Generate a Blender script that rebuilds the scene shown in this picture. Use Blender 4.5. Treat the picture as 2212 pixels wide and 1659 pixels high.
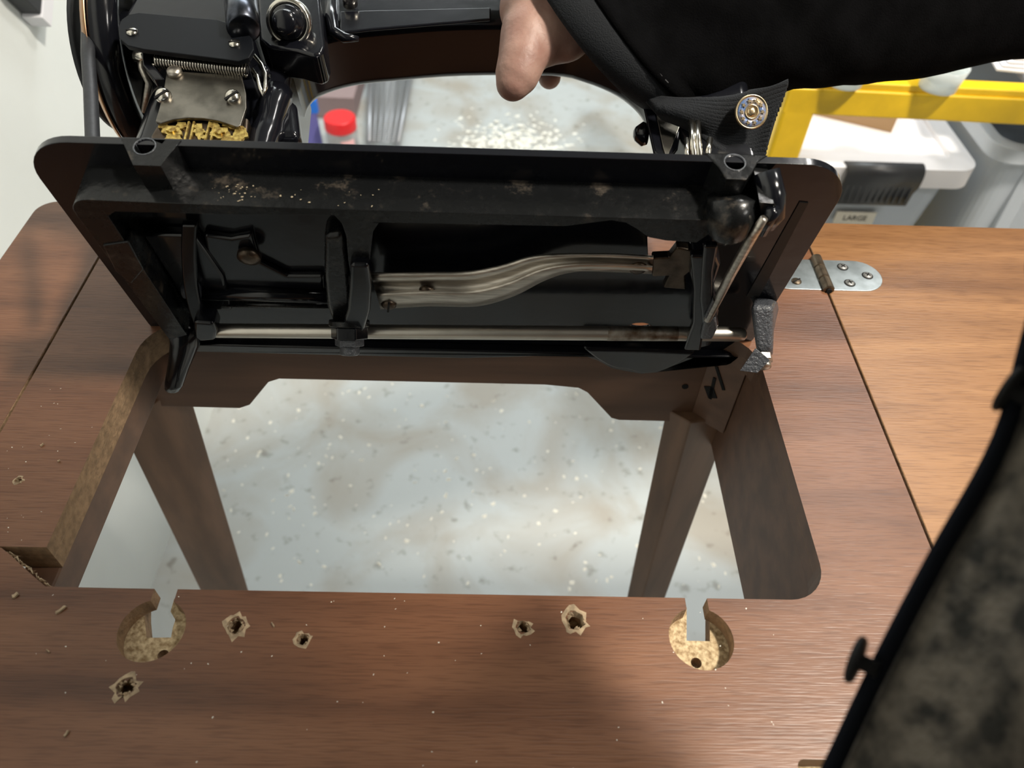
import bpy, bmesh, math, random
import numpy as np
from mathutils import Vector, Matrix
from mathutils.geometry import tessellate_polygon
for o in list(bpy.data.objects): bpy.data.objects.remove(o, do_unlink=True)
S = bpy.context.scene; COL = S.collection
random.seed(7); R = math.radians
TT = 0.75                                   # height of the table top above the floor

# ------------------------------------------------------------------ camera
FPX, CX, CY = 1661., 1106., 829.5
_Y = np.array([6, 1851.5, -1661.]); _Y /= np.linalg.norm(_Y)
_X = np.array([1, -.0234, -.0225]); _X -= _Y*(_X@_Y); _X /= np.linalg.norm(_X)
_Z = np.cross(_X, _Y)
AX = np.array([_X, _Y, _Z])                 # rows: world axes in camera coordinates
CAM = np.array([0, 0, TT+.333])
cd = bpy.data.cameras.new('camera'); cam = bpy.data.objects.new('camera', cd); COL.objects.link(cam)
m4 = Matrix([list(AX[i])+[CAM[i]] for i in range(3)]+[[0, 0, 0, 1]])
cam.matrix_world = m4
cd.sensor_width = 36; cd.lens = 36*FPX/2212; cd.clip_start = .01
cd.dof.use_dof = True; cd.dof.focus_distance = .42; cd.dof.aperture_fstop = 10
S.camera = cam
# ------------------------------------------------------------------ light, exposure
S.view_settings.view_transform = 'Standard'; S.view_settings.look = 'None'
S.view_settings.gamma = 1; S.view_settings.use_curve_mapping = False
S.view_settings.exposure = 0.0
wd = bpy.data.worlds.new('world'); S.world = wd; wd.use_nodes = True
wd.node_tree.nodes['Background'].inputs[0].default_value = (.92, .97, 1, 1)
wd.node_tree.nodes['Background'].inputs[1].default_value = .03
def area(name, loc, target, sx, sy, power, col):
    l = bpy.data.lights.new(name, 'AREA'); l.shape = 'RECTANGLE'; l.size = sx; l.size_y = sy
    l.energy = power; l.color = col
    o = bpy.data.objects.new(name, l); COL.objects.link(o); o.location = loc
    o.rotation_euler = (Vector(target)-Vector(loc)).to_track_quat('-Z', 'Y').to_euler(); return o
area('ceiling_lamp', (.92, .16, 2.38), (.92, .16, 0), .16, .22, 54, (1, .92, .80))
area('tube_and_fill_light', (1.08, 1.45, 2.38), (1.08, 1.45, 0), .22, .6, 15, (1, .97, .93))
area('tube_and_fill_light', (2.0, -.7, 2.38), (2.0, -.7, 0), .5, .5, 24, (1, .96, .9))  # added lamp, brightens the front of the cart and bins
area('tube_and_fill_light', (-1.6, -.9, 2.38), (-1.6, -.9, 0), 1.2, .5, .8, (1, .93, .82))  # added lamp for weak ambient fill
area('tube_and_fill_light', (-.1, 2.3, 2.38), (-.1, 2.3, 0), 1.2, .6, 46, (.93, .99, 1))  # added fill from the far side, brightens the floor under the table

# ------------------------------------------------------------------ photo geometry: points on real planes
def ray(px, py): return AX@np.array([(px-CX)/FPX, -(py-CY)/FPX, -1.])
def hit(px, py, p0, n):
    d = ray(px, py); n = np.array(n, float); return CAM+d*(((np.array(p0)-CAM)@n)/(d@n))
def zp(px, py, z=0.): return Vector(hit(px, py, [0, 0, TT+z], [0, 0, 1]))      # horizontal plane, z from table top
def yp(px, py, y): return Vector(hit(px, py, [0, y, 0], [0, 1, 0]))
def xp(px, py, x): return Vector(hit(px, py, [x, 0, 0], [1, 0, 0]))
def at(px, py, dep): return Vector(CAM+ray(px, py)*dep)
LEAN = R(15); DV = np.array([0, -math.sin(LEAN), math.cos(LEAN)]); NV = np.array([0, math.cos(LEAN), math.sin(LEAN)])
MO = np.array([0, .345, TT-.0205])
def MW(x, d, n): return Vector(MO+np.array([x, 0, 0])+DV*d+NV*n)               # machine frame: along bed, across bed, above bed
def mn(px, py, n=0.):
    p = hit(px, py, MO+NV*n, NV)-MO; return (p[0], p@DV)
def md(px, py, d):
    p = hit(px, py, MO+DV*d, DV)-MO; return (p[0], p@NV)

# ------------------------------------------------------------------ materials
def newmat(name):
    m = bpy.data.materials.new(name); m.use_nodes = True; nt = m.node_tree
    return m, nt, nt.nodes['Principled BSDF']
def N(nt, t, **kw):
    n = nt.nodes.new(t)
    for k, v in kw.items(): setattr(n, k, v)
    return n
def simple(name, col, rough=.5, metal=0., spec=.5, noise=0., nscale=40, bump=0., bscale=200, coat=0., stretch=None, col2=None, trans=0., alpha=1., emit=None, sheen=0.):
    m, nt, b = newmat(name)
    b.inputs['Base Color'].default_value = (*col, 1); b.inputs['Roughness'].default_value = rough
    b.inputs['Metallic'].default_value = metal; b.inputs['Specular IOR Level'].default_value = spec
    b.inputs['Coat Weight'].default_value = coat; b.inputs['Transmission Weight'].default_value = trans
    b.inputs['Alpha'].default_value = alpha; b.inputs['Sheen Weight'].default_value = sheen
    if noise or bump:
        tc = N(nt, 'ShaderNodeTexCoord'); mp = N(nt, 'ShaderNodeMapping')
        if stretch: mp.inputs['Scale'].default_value = stretch
        nt.links.new(tc.outputs['Object'], mp.inputs[0])
    if noise:
        nz = N(nt, 'ShaderNodeTexNoise'); nz.inputs['Scale'].default_value = nscale; nz.inputs['Detail'].default_value = 6
        nt.links.new(mp.outputs[0], nz.inputs['Vector'])
        cr = N(nt, 'ShaderNodeValToRGB'); c2 = col2 or tuple(c*(1-noise) for c in col)
        cr.color_ramp.elements[0].color = (*c2, 1); cr.color_ramp.elements[1].color = (*col, 1)
        cr.color_ramp.elements[0].position = .35; cr.color_ramp.elements[1].position = .62
        nt.links.new(nz.outputs['Fac'], cr.inputs[0]); nt.links.new(cr.outputs[0], b.inputs['Base Color'])
    if bump:
        n2 = N(nt, 'ShaderNodeTexNoise'); n2.inputs['Scale'].default_value = bscale; n2.inputs['Detail'].default_value = 3
        nt.links.new(mp.outputs[0], n2.inputs['Vector'])
        bp = N(nt, 'ShaderNodeBump'); bp.inputs['Strength'].default_value = bump; bp.inputs['Distance'].default_value = .001
        nt.links.new(n2.outputs['Fac'], bp.inputs['Height']); nt.links.new(bp.outputs[0], b.inputs['Normal'])
    return m
def walnut(name, dark, mid, light, rough=.36, seed=0., bump=.28):
    m, nt, b = newmat(name); L = nt.links.new
    tc = N(nt, 'ShaderNodeTexCoord'); mp = N(nt, 'ShaderNodeMapping'); mp.inputs['Scale'].default_value = (2.2, 26, 26); mp.inputs['Location'].default_value = (seed, seed, seed)
    L(tc.outputs['Object'], mp.inputs[0])
    n1 = N(nt, 'ShaderNodeTexNoise'); n1.inputs['Scale'].default_value = 1.6; n1.inputs['Detail'].default_value = 5; n1.inputs['Distortion'].default_value = .7
    L(mp.outputs[0], n1.inputs['Vector'])
    cr = N(nt, 'ShaderNodeValToRGB'); e = cr.color_ramp.elements
    e[0].position = .3; e[0].color = (*dark, 1); e[1].position = .72; e[1].color = (*light, 1)
    k = e.new(.5); k.color = (*mid, 1)
    L(n1.outputs['Fac'], cr.inputs[0])
    mp2 = N(nt, 'ShaderNodeMapping'); mp2.inputs['Scale'].default_value = (60, 1100, 1100); L(tc.outputs['Object'], mp2.inputs[0])
    n2 = N(nt, 'ShaderNodeTexNoise'); n2.inputs['Scale'].default_value = 1.; n2.inputs['Detail'].default_value = 2; L(mp2.outputs[0], n2.inputs['Vector'])
    r2 = N(nt, 'ShaderNodeValToRGB'); r2.color_ramp.elements[0].position = .36; r2.color_ramp.elements[1].position = .5
    r2.color_ramp.elements[0].color = (.76, .73, .71, 1); r2.color_ramp.elements[1].color = (1, 1, 1, 1)
    L(n2.outputs['Fac'], r2.inputs[0])
    mx = N(nt, 'ShaderNodeMix', data_type='RGBA', blend_type='MULTIPLY'); mx.inputs['Factor'].default_value = 1
    L(cr.outputs[0], mx.inputs['A']); L(r2.outputs[0], mx.inputs['B'])
    L(mx.outputs['Result'], b.inputs['Base Color'])
    b.inputs['Roughness'].default_value = rough; b.inputs['Specular IOR Level'].default_value = .45
    bp = N(nt, 'ShaderNodeBump'); bp.inputs['Strength'].default_value = bump; bp.inputs['Distance'].default_value = .0006
    L(n2.outputs['Fac'], bp.inputs['Height']); L(bp.outputs[0], b.inputs['Normal'])
    return m
M_WAL = walnut('walnut_veneer', (.105, .043, .021), (.170, .073, .036), (.22, .10, .051))
M_LEAF = walnut('walnut_leaf_veneer', (.17, .078, .033), (.28, .138, .058), (.36, .188, .082), seed=3.3)
M_APR = simple('dark_walnut_board', (.15, .078, .046), .5, noise=.35, nscale=3, stretch=(2, 20, 20), bump=.1)
M_LEG = simple('walnut_leg_wood', (.22, .125, .075), .45, noise=.35, nscale=3, stretch=(20, 20, 2))
M_PART = simple('raw_particle_board', (.66, .52, .32), .9, noise=.6, nscale=420, bump=1., bscale=420, col2=(.30, .20, .10))
M_FIBER = simple('raw_fibreboard_edge', (.36, .235, .135), .85, noise=.35, nscale=220, bump=.8, bscale=500)
M_SPL = simple('splintered_wood', (.52, .39, .25), .85, noise=.45, nscale=300, bump=.6)
M_ENA = simple('black_enamel', (.0055, .006, .0085), .17, spec=.42, coat=.15, bump=.12, bscale=90)
def dusty_enamel():
    m, nt, b = newmat('dusty_black_enamel'); L = nt.links.new
    tc = N(nt, 'ShaderNodeTexCoord'); n = N(nt, 'ShaderNodeTexNoise'); n.inputs['Scale'].default_value = 55; n.inputs['Detail'].default_value = 10; n.inputs['Roughness'].default_value = .75
    L(tc.outputs['Object'], n.inputs['Vector'])
    cr = N(nt, 'ShaderNodeValToRGB'); e = cr.color_ramp.elements; e[0].position = .56; e[0].color = (.006, .0065, .007, 1); e[1].position = .85; e[1].color = (.16, .13, .10, 1)
    L(n.outputs['Fac'], cr.inputs[0]); L(cr.outputs[0], b.inputs['Base Color'])
    r = N(nt, 'ShaderNodeMapRange'); r.inputs[1].default_value = .4; r.inputs[2].default_value = .75; r.inputs[3].default_value = .2; r.inputs[4].default_value = .42; b.inputs['Specular IOR Level'].default_value = .3
    L(n.outputs['Fac'], r.inputs[0]); L(r.outputs[0], b.inputs['Roughness'])
    n2 = N(nt, 'ShaderNodeTexNoise'); n2.inputs['Scale'].default_value = 260; L(tc.outputs['Object'], n2.inputs['Vector'])
    bp = N(nt, 'ShaderNodeBump'); bp.inputs['Strength'].default_value = .18; bp.inputs['Distance'].default_value = .001
    L(n2.outputs['Fac'], bp.inputs['Height']); L(bp.outputs[0], b.inputs['Normal']); b.inputs['Coat Weight'].default_value = .05
    return m
M_DUST = dusty_enamel()
M_FOOT = simple('rough_grey_casting', (.055, .06, .07), .38, bump=1., bscale=700, coat=.3)
M_STEEL = simple('dull_steel', (.62, .57, .5), .38, 1., noise=.35, nscale=60, stretch=(1, 8, 8), bump=.1)
M_RUST = simple('rust_spotted_steel', (.52, .48, .42), .4, 1., noise=.75, nscale=120, col2=(.14, .09, .055), bump=.2)
M_BROWN = simple('brown_oiled_steel', (.13, .10, .075), .4, 1., noise=.5, nscale=120, bump=.3)
M_CHROME = simple('bright_steel', (.72, .68, .6), .2, 1.)
M_BRASS = simple('gold_decal', (.62, .47, .14), .35, .7, noise=.5, nscale=400, col2=(.22, .13, .03))
M_HOLE = simple('dark_hole', (.004, .004, .004), .9)
M_BELT = simple('black_leather_belt', (.022, .024, .028), .5, bump=.3)
M_COPPER = simple('worn_copper_rim', (.55, .34, .2), .3, 1.)
M_ZINC = simple('zinc_plate', (.47, .53, .55), .36, .85, noise=.25, nscale=120)
M_HBR = simple('bronzed_barrel', (.22, .17, .12), .4, .9, noise=.4, nscale=200)
M_SCREW = simple('grey_screw', (.30, .30, .29), .45, .6)
M_SKIN = simple('skin', (.40, .245, .195), .5, noise=.22, nscale=55, bump=.35, bscale=260, col2=(.30, .165, .13))
M_SKIN.node_tree.nodes['Principled BSDF'].inputs['Subsurface Weight'].default_value = .12
M_SKIN.node_tree.nodes['Principled BSDF'].inputs['Subsurface Scale'].default_value = .004
M_NAIL = simple('nail', (.55, .36, .3), .3)
M_CLOTH = simple('black_cotton_twill', (.0030, .0030, .0033), 1., spec=.02, noise=.4, nscale=60, bump=.5, bscale=900)
M_CUFF = simple('black_corduroy', (.012, .0135, .016), .75, spec=.14, bump=.6, bscale=1400, sheen=.04)
M_TWEED = simple('brown_grey_tweed', (.115, .098, .077), .95, noise=.8, nscale=110, col2=(.014, .013, .010), bump=.8, bscale=600)
M_PLACK = simple('shaded_placket', (.007, .008, .011), 1., spec=.05, bump=.3)  # shade on the placket edge is put into this colour; trousers share it
M_BTN = simple('dark_button', (.010, .010, .010), .6, spec=.2)
M_BRN = simple('brass_button', (.70, .55, .34), .28, 1.)
M_BLUE = simple('blue_enamel', (.16, .27, .55), .25, .3, noise=.5, nscale=250, col2=(.55, .42, .24))
M_WALL = simple('white_wall_paint', (.82, .86, .85), .6, noise=.05, nscale=6)
def floor_mat():
    m, nt, b = newmat('grey_epoxy_floor'); L = nt.links.new
    tc = N(nt, 'ShaderNodeTexCoord')
    n = N(nt, 'ShaderNodeTexNoise'); n.inputs['Scale'].default_value = 5.5; n.inputs['Detail'].default_value = 7; n.inputs['Distortion'].default_value = .6; L(tc.outputs['Object'], n.inputs['Vector'])
    cr = N(nt, 'ShaderNodeValToRGB'); e = cr.color_ramp.elements; e[0].position = .36; e[0].color = (.38, .355, .31, 1); e[1].position = .56; e[1].color = (.47, .50, .50, 1)
    L(n.outputs['Fac'], cr.inputs[0])
    v = N(nt, 'ShaderNodeTexNoise'); v.inputs['Scale'].default_value = 42; v.inputs['Detail'].default_value = 4; L(tc.outputs['Object'], v.inputs['Vector'])
    c2 = N(nt, 'ShaderNodeValToRGB'); e = c2.color_ramp.elements; e[0].position = .27; e[0].color = (.55, .52, .47, 1); e[1].position = .40; e[1].color = (1, 1, 1, 1)
    L(v.outputs['Fac'], c2.inputs[0])
    mx = N(nt, 'ShaderNodeMix', data_type='RGBA', blend_type='MULTIPLY'); mx.inputs['Factor'].default_value = .8
    L(cr.outputs[0], mx.inputs['A']); L(c2.outputs[0], mx.inputs['B']); L(mx.outputs['Result'], b.inputs['Base Color'])
    b.inputs['Roughness'].default_value = .42; b.inputs['Specular IOR Level'].default_value = .35
    return m
M_FLOOR = floor_mat()
M_CHIP = simple('pale_wood_chip', (.80, .77, .68), .9)
M_YEL = simple('yellow_paint', (.95, .60, .010), .38, noise=.12, nscale=30, bump=.08)
M_DGREY = simple('dark_grey_rubber_mat', (.18, .19, .22), .6)
M_WPL = simple('white_plastic', (.86, .84, .86), .4)
M_BPL = simple('black_plastic', (.035, .037, .042), .42)
M_BIN = simple('smoky_clear_plastic', (.58, .64, .72), .25, alpha=.7)
M_BIN2 = simple('frosted_clear_plastic', (.66, .71, .77), .3, alpha=.65)
M_CONT = simple('grey_blue_contents', (.38, .43, .50), .8, noise=.3, nscale=12)
M_LABEL = simple('cream_label', (.72, .68, .58), .7)
M_INK = simple('dark_ink', (.05, .045, .04), .7)
M_CARD = simple('cardboard', (.36, .23, .12), .85)
M_PAPER = simple('white_paper', (.80, .80, .84), .7)
M_DISH = simple('cloudy_clear_plastic', (.80, .86, .86), .12, alpha=.62)
M_PURP = simple('violet_card', (.15, .14, .42), .6)
M_BLUT = simple('bright_blue_tape', (.015, .17, .70), .5)
M_RED = simple('red_plastic', (.78, .02, .025), .35)
M_JAR = simple('clear_jar_plastic', (.55, .55, .56), .15, alpha=.6)
M_PINK = simple('pink_label', (.80, .45, .45), .6)
M_MESH = simple('grey_wire', (.34, .35, .37), .4, .6)
M_MAROON = simple('dull_mauve_card', (.30, .22, .22), .7)
M_NAVY = simple('navy_trim', (.03, .05, .16), .5)
M_CREAM = simple('cream_box_card', (.74, .73, .66), .7)
M_DARKG = simple('charcoal_card', (.03, .032, .036), .6)
M_TAN = simple('tan_card', (.48, .34, .18), .7)

# ------------------------------------------------------------------ mesh helpers (world coordinates in, local out)
def mesh(name, g, mats, parent=None, bevel=0., seg=3, smooth=False, kind=None, subs=0, angle=40):
    verts, faces = g[0], g[1]; mi = g[2] if len(g) > 2 else None
    inv = parent.matrix_world.inverted() if parent else Matrix()
    me = bpy.data.meshes.new(name); me.from_pydata([inv@Vector(v) for v in verts], [], [list(f) for f in faces])
    if not isinstance(mats, (list, tuple)): mats = [mats]
    for k in mats: me.materials.append(k)
    if mi: me.polygons.foreach_set('material_index', mi)
    bm = bmesh.new(); bm.from_mesh(me); bmesh.ops.recalc_face_normals(bm, faces=bm.faces); bm.to_mesh(me); bm.free()
    o = bpy.data.objects.new(name, me); COL.objects.link(o)
    if parent: o.parent = parent; o.matrix_world = parent.matrix_world.copy()
    if smooth or bevel or subs: me.polygons.foreach_set('use_smooth', [True]*len(me.polygons))
    if bevel:
        b = o.modifiers.new('bevel', 'BEVEL'); b.width = bevel; b.segments = seg; b.limit_method = 'ANGLE'; b.angle_limit = R(angle); b.harden_normals = True
    if subs:
        s = o.modifiers.new('subdivision', 'SUBSURF'); s.levels = subs; s.render_levels = subs
    if kind: o['kind'] = kind
    return o
def setp(o, label, cat, group=None, kind=None):
    o['label'] = label; o['category'] = cat
    if group: o['group'] = group
    if kind: o['kind'] = kind
    return o
def thing(name, loc, label, cat, group=None, rot=None):
    o = bpy.data.objects.new(name, None); COL.objects.link(o); o.empty_display_size = .05
    mw = Matrix.Translation(Vector(loc))
    if rot: mw = mw@rot
    o.matrix_world = mw; return setp(o, label, cat, group)
def lab(o, t): o['label'] = t; return o
def join(*gs):
    V, F, I = [], [], []
    for g in gs:
        b = len(V); V += list(g[0]); F += [[i+b for i in f] for f in g[1]]; I += (g[2] if len(g) > 2 else [0]*len(g[1]))
    return V, F, I
def remat(g, k): return g[0], g[1], [k]*len(g[1])
def prism(loops, h0, h1, mp, caps=0, sides=0):
    """loops: outer + holes, 2D; mp(u,v,h)->world"""
    if loops and not isinstance(loops[0][0], (tuple, list, Vector)): loops = [loops]
    V, F, I = [], [], []; off = []
    for l in loops:
        off.append(len(V)); V += [mp(p[0], p[1], h0) for p in l]
    n = len(V); 
    for l in loops: V += [mp(p[0], p[1], h1) for p in l]
    if len(loops) == 1:
        F += [list(range(n))[::-1], list(range(n, 2*n))]; I += [caps, caps]
    else:
        for t in tessellate_polygon([[Vector((p[0], p[1], 0)) for p in l] for l in loops]):
            F.append([t[0], t[2], t[1]]); F.append([i+n for i in t]); I += [caps, caps]
    for l, o in zip(loops, off):
        k = len(l)
        for i in range(k):
            j = (i+1) % k; F.append([o+i, o+j, n+o+j, n+o+i]); I.append(sides)
    return V, F, I
def flat(u, v, h): return Vector((u, v, TT+h))
def mxd(u, v, h): return MW(u, v, h)          # outline in (x,d), extruded along n
def mxn(u, v, h): return MW(u, h, v)          # outline in (x,n), extruded along d
def box(c, s, ax=None):
    c = Vector(c); ax = ax or (Vector((1, 0, 0)), Vector((0, 1, 0)), Vector((0, 0, 1)))
    V = [c+ax[0]*(s[0]/2*i)+ax[1]*(s[1]/2*j)+ax[2]*(s[2]/2*k) for k in (-1, 1) for j in (-1, 1) for i in (-1, 1)]
    return V, [[0, 2, 3, 1], [4, 5, 7, 6], [0, 1, 5, 4], [2, 6, 7, 3], [0, 4, 6, 2], [1, 3, 7, 5]], [0]*6
def basis(a):
    a = Vector(a).normalized(); t = Vector((0, 0, 1)) if abs(a.z) < .9 else Vector((1, 0, 0))
    u = a.cross(t).normalized(); return a, u, a.cross(u)
def lathe(prof, o, axis, seg=24):
    """prof: (r,h) along axis; closed with caps where r>0"""
    a, u, v = basis(axis); o = Vector(o); V, F = [], []
    for r, h in prof:
        for i in range(seg):
            t = 2*math.pi*i/seg; V.append(o+a*h+u*(r*math.cos(t))+v*(r*math.sin(t)))
    for k in range(len(prof)-1):
        for i in range(seg):
            j = (i+1) % seg; F.append([k*seg+i, k*seg+j, (k+1)*seg+j, (k+1)*seg+i])
    F.append(list(range(seg))[::-1]); F.append([(len(prof)-1)*seg+i for i in range(seg)])
    return V, F, [0]*len(F)
def ringlathe(prof, o, axis, seg=40):
    a, u, v = basis(axis); o = Vector(o); V, F = [], []; m = len(prof)
    for i in range(seg):
        t = 2*math.pi*i/seg
        for r, h in prof: V.append(o+a*h+u*(r*math.cos(t))+v*(r*math.sin(t)))
    for i in range(seg):
        for k in range(m): F.append([i*m+k, i*m+(k+1) % m, ((i+1) % seg)*m+(k+1) % m, ((i+1) % seg)*m+k])
    return V, F, [0]*len(F)
def tube(pts, r, seg=12, flat_n=None, squash=1.):
    pts = [Vector(p) for p in pts]; n = len(pts); rs = r if isinstance(r, (list, tuple)) else [r]*n
    V, F = [], []; t0 = (pts[1]-pts[0]).normalized(); u = Vector(flat_n) if flat_n else basis(t0)[1]
    for i, p in enumerate(pts):
        t = (pts[min(i+1, n-1)]-pts[max(i-1, 0)]).normalized(); u = (u-t*u.dot(t)).normalized(); w = t.cross(u)
        for k in range(seg):
            a = 2*math.pi*k/seg; V.append(p+u*(rs[i]*squash*math.cos(a))+w*(rs[i]*math.sin(a)))
    for i in range(n-1):
        for k in range(seg):
            j = (k+1) % seg; F.append([i*seg+k, i*seg+j, (i+1)*seg+j, (i+1)*seg+k])
    F.append(list(range(seg))[::-1]); F.append([(n-1)*seg+k for k in range(seg)])
    return V, F, [0]*len(F)
def strip(pts, w, t, side, up):
    """bar of rectangular section along pts: width w along side, thickness t along up"""
    V, F = [], []; s = Vector(side); uu = Vector(up); n = len(pts); ws = w if isinstance(w, (list, tuple)) else [w]*n
    for p, ww in zip(pts, ws):
        p = Vector(p)
        for a, b in ((-1, -1), (1, -1), (1, 1), (-1, 1)): V.append(p+s*(a*ww/2)+uu*(b*t/2))
    for i in range(n-1):
        for k in range(4):
            j = (k+1) % 4; F.append([i*4+k, i*4+j, i*4+4+j, i*4+4+k])
    F += [[3, 2, 1, 0], [(n-1)*4+k for k in range(4)]]
    return V, F, [0]*len(F)
def ball(c, r, seg=12, rings=8):
    c = Vector(c); V, F = [c+Vector((0, 0, r))], []
    for i in range(1, rings):
        a = math.pi*i/rings
        for k in range(seg):
            b = 2*math.pi*k/seg; V.append(c+Vector((r*math.sin(a)*math.cos(b), r*math.sin(a)*math.sin(b), r*math.cos(a))))
    V.append(c-Vector((0, 0, r)))
    for k in range(seg):
        j = (k+1) % seg; F.append([0, 1+k, 1+j]); F.append([len(V)-1, 1+(rings-2)*seg+j, 1+(rings-2)*seg+k])
        for i in range(rings-2): F.append([1+i*seg+k, 1+(i+1)*seg+k, 1+(i+1)*seg+j, 1+i*seg+j])
    return V, F, [0]*len(F)
def capsule(p, q, r1, r2):
    return join(ball(p, r1, 16, 10), ball(q, r2, 16, 10), tube([p, q], [r1, r2], 16))
def grid(nu, nv, f):
    V = [f(i/(nu-1), j/(nv-1)) for j in range(nv) for i in range(nu)]
    F = [[j*nu+i, j*nu+i+1, (j+1)*nu+i+1, (j+1)*nu+i] for j in range(nv-1) for i in range(nu-1)]
    return V, F, [0]*len(F)
def arc(cx, cy, r, a0, a1, n):
    return [(cx+r*math.cos(R(a0+(a1-a0)*i/n)), cy+r*math.sin(R(a0+(a1-a0)*i/n))) for i in range(n+1)]
def rrect(x0, y0, x1, y1, r, n=6):
    return arc(x1-r, y0+r, r, -90, 0, n)+arc(x1-r, y1-r, r, 0, 90, n)+arc(x0+r, y1-r, r, 90, 180, n)+arc(x0+r, y0+r, r, 180, 270, n)
def curve(pts, n=8):
    """Catmull-Rom through points"""
    P = [np.array(p, float) for p in pts]; P = [2*P[0]-P[1]]+P+[2*P[-1]-P[-2]]; out = []
    for i in range(1, len(P)-2):
        for k in range(n):
            t = k/n; a, b, c, d = P[i-1:i+3]
            out.append(.5*((2*b)+(c-a)*t+(2*a-5*b+4*c-d)*t*t+(3*b-a-3*c+d)*t**3))
    out.append(P[-2]); return [tuple(map(float, o)) for o in out]
VX, VD, VN = Vector((1, 0, 0)), Vector(DV), Vector(NV); VZ = Vector((0, 0, 1))

# ================================================================== the room
def struct(name, g, m, **k):
    o = mesh(name, g, m, **k); o['kind'] = 'structure'; return o
struct('floor', box((1, 1.2, -.02), (5, 6.4, .04)), M_FLOOR)
struct('wall_left', box((-.559, 1.2, 1.25), (.1, 6.4, 2.5)), M_WALL)
M_GWALL = simple('bare_grey_wall', (.34, .34, .32), .8, noise=.2, nscale=3)
struct('wall_back', box((1, 4.45, 1.25), (5, .1, 2.5)), M_GWALL)
struct('wall_right', box((3.45, 1.2, 1.25), (.1, 6.4, 2.5)), M_GWALL)
struct('ceiling', box((1, 1.2, 2.52), (5, 6.4, .04)), M_GWALL)
# wood dust and chips on the floor, uncountable
def flakes(n, fn, smin, smax, mp_n=None):
    V, F = [], []
    for i in range(n):
        c = fn(i); s = random.uniform(smin, smax); a = random.uniform(0, 6.28); k = random.uniform(.35, .9); b = len(V)
        u = Vector((math.cos(a), math.sin(a), 0))*s; w = Vector((-math.sin(a), math.cos(a), 0))*s*k
        h = Vector((0, 0, s*random.uniform(.15, .4)))
        V += [c-u-w, c+u-w*.6, c+u*.8+w, c-u*.7+w*.8, c-u*.5-w*.4+h, c+u*.6+w*.3+h]
        F += [[b, b+1, b+2, b+3], [b, b+1, b+5, b+4], [b+1, b+2, b+5], [b+2, b+3, b+4, b+5], [b+3, b, b+4]]
    return V, F, [0]*len(F)
def fl(i): return Vector((random.uniform(-.48, .75), random.uniform(.55, 1.45), 0))
setp(mesh('floor_debris', flakes(520, fl, .0012, .0045), M_CHIP), 'pale flecks of wood scattered over the grey floor under the table', 'debris', kind='stuff')
pc = zp(1105, 305, -.75); pc.z = 0
def fp(i):
    a = random.gauss(0, 1); b = random.gauss(0, 1); return pc+Vector((a*.075+.02*b, abs(b)*.075-.05, max(0, .006-.004*abs(a))*random.random()))
setp(mesh('wood_shavings', flakes(380, fp, .003, .008), simple('white_shavings', (.86, .85, .78), .9)), 'loose heap of pale wood shavings on the floor beyond the machine', 'shavings', kind='stuff')

# ================================================================== the sewing table
XL, XR, YN, YF = -.2125, .1607, .1665, .3452      # the machine opening
TXL, TXR, SL, SR, TYF, TYN = -.328, .62, -.265, .220, .465, -.06
table = thing('sewing_table', (0, .2, 0), 'walnut veneered sewing table with a machine opening and drilled pockets', 'table')
NOTCH = [(XL, .187), (-.2640, .187), (-.2640, .1863), (-.2335, .1863), (-.2275, .1825), (-.2205, .1775), (-.2130, .1722), (-.2050, .1668)]
PL, PR, PRAD = (-.1502, .1468), (.0962, .1470), .0147
def pocket(cx, cy, x0, x1):
    """from near edge, going left to right: down slot, round the circle, up"""
    a0 = math.degrees(math.acos((x0-cx)/PRAD)); a1 = math.degrees(math.acos((x1-cx)/PRAD))
    return [(x0, YN)]+arc(cx, cy, PRAD, a0, 360+a1, 36)+[(x1, YN)]
def jag(pts, s=.0004):
    return [(p[0]+random.uniform(-s, s), p[1]+random.uniform(-s, s)) for p in pts]
def opening(top):
    """opening boundary, counter-clockwise from the far left corner"""
    r = .028
    pts = arc(XL+r, YF-r, r, 90, 180, 8)+NOTCH+[(-.19, .1666), (-.17, .1665)]
    if top: pts += pocket(*PL, zp(329, 1285).x, zp(380, 1285).x)
    else: pts += [(zp(336, 1285, -.0195).x, YN), (zp(338, 1310, -.0195).x, .159), (zp(341, 1345, -.0195).x, .151), (zp(338, 1378, -.0195).x, zp(340, 1378, -.0096).y), (zp(369, 1378, -.0096).x, zp(369, 1377, -.0096).y), (zp(375, 1350, -.0096).x, .152), (zp(383, 1325, -.0096).x, .156), (zp(375, 1300, -.0096).x, .160), (zp(379, 1285, -.0096).x, YN)]
    pts += [(-.12+.03*i, YN) for i in range(7)]
    if top: pts += pocket(*PR, zp(1480, 1295).x, zp(1528, 1297).x)
    else: pts += [(zp(1481, 1297, -.0096).x, YN), (zp(1483, 1384, -.0096).x, zp(1483, 1384, -.0096).y), (zp(1520, 1384, -.0195).x, zp(1520, 1385, -.0096).y), (zp(1518, 1300, -.0195).x, YN)]
    r2 = .019
    pts += arc(XR-r2, YN+r2, r2, -90, 0, 8)+arc(XR-r, YF-r, r, 0, 90, 8)
    return pts
def ragged(cx, cy, r, n=18, s=.25): return [(cx+r*(1+random.uniform(-s, s))*math.cos(6.283*i/n), cy+r*(1+random.uniform(-s, s))*math.sin(6.283*i/n)) for i in range(n)]
HOLES = [(-.1134, .1492, .0036), (-.0824, .1433, .0027), (.0155, .1508, .0029), (.0392, .1541, .0042), (-.1529, .1213, .0036), (-.2417, .2248, .0016)]
SLOT = rrect(.127, .03, .20, .0962, .003)
outer = rrect(SL+.0008, TYN, SR-.0008, TYF, .002)
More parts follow.
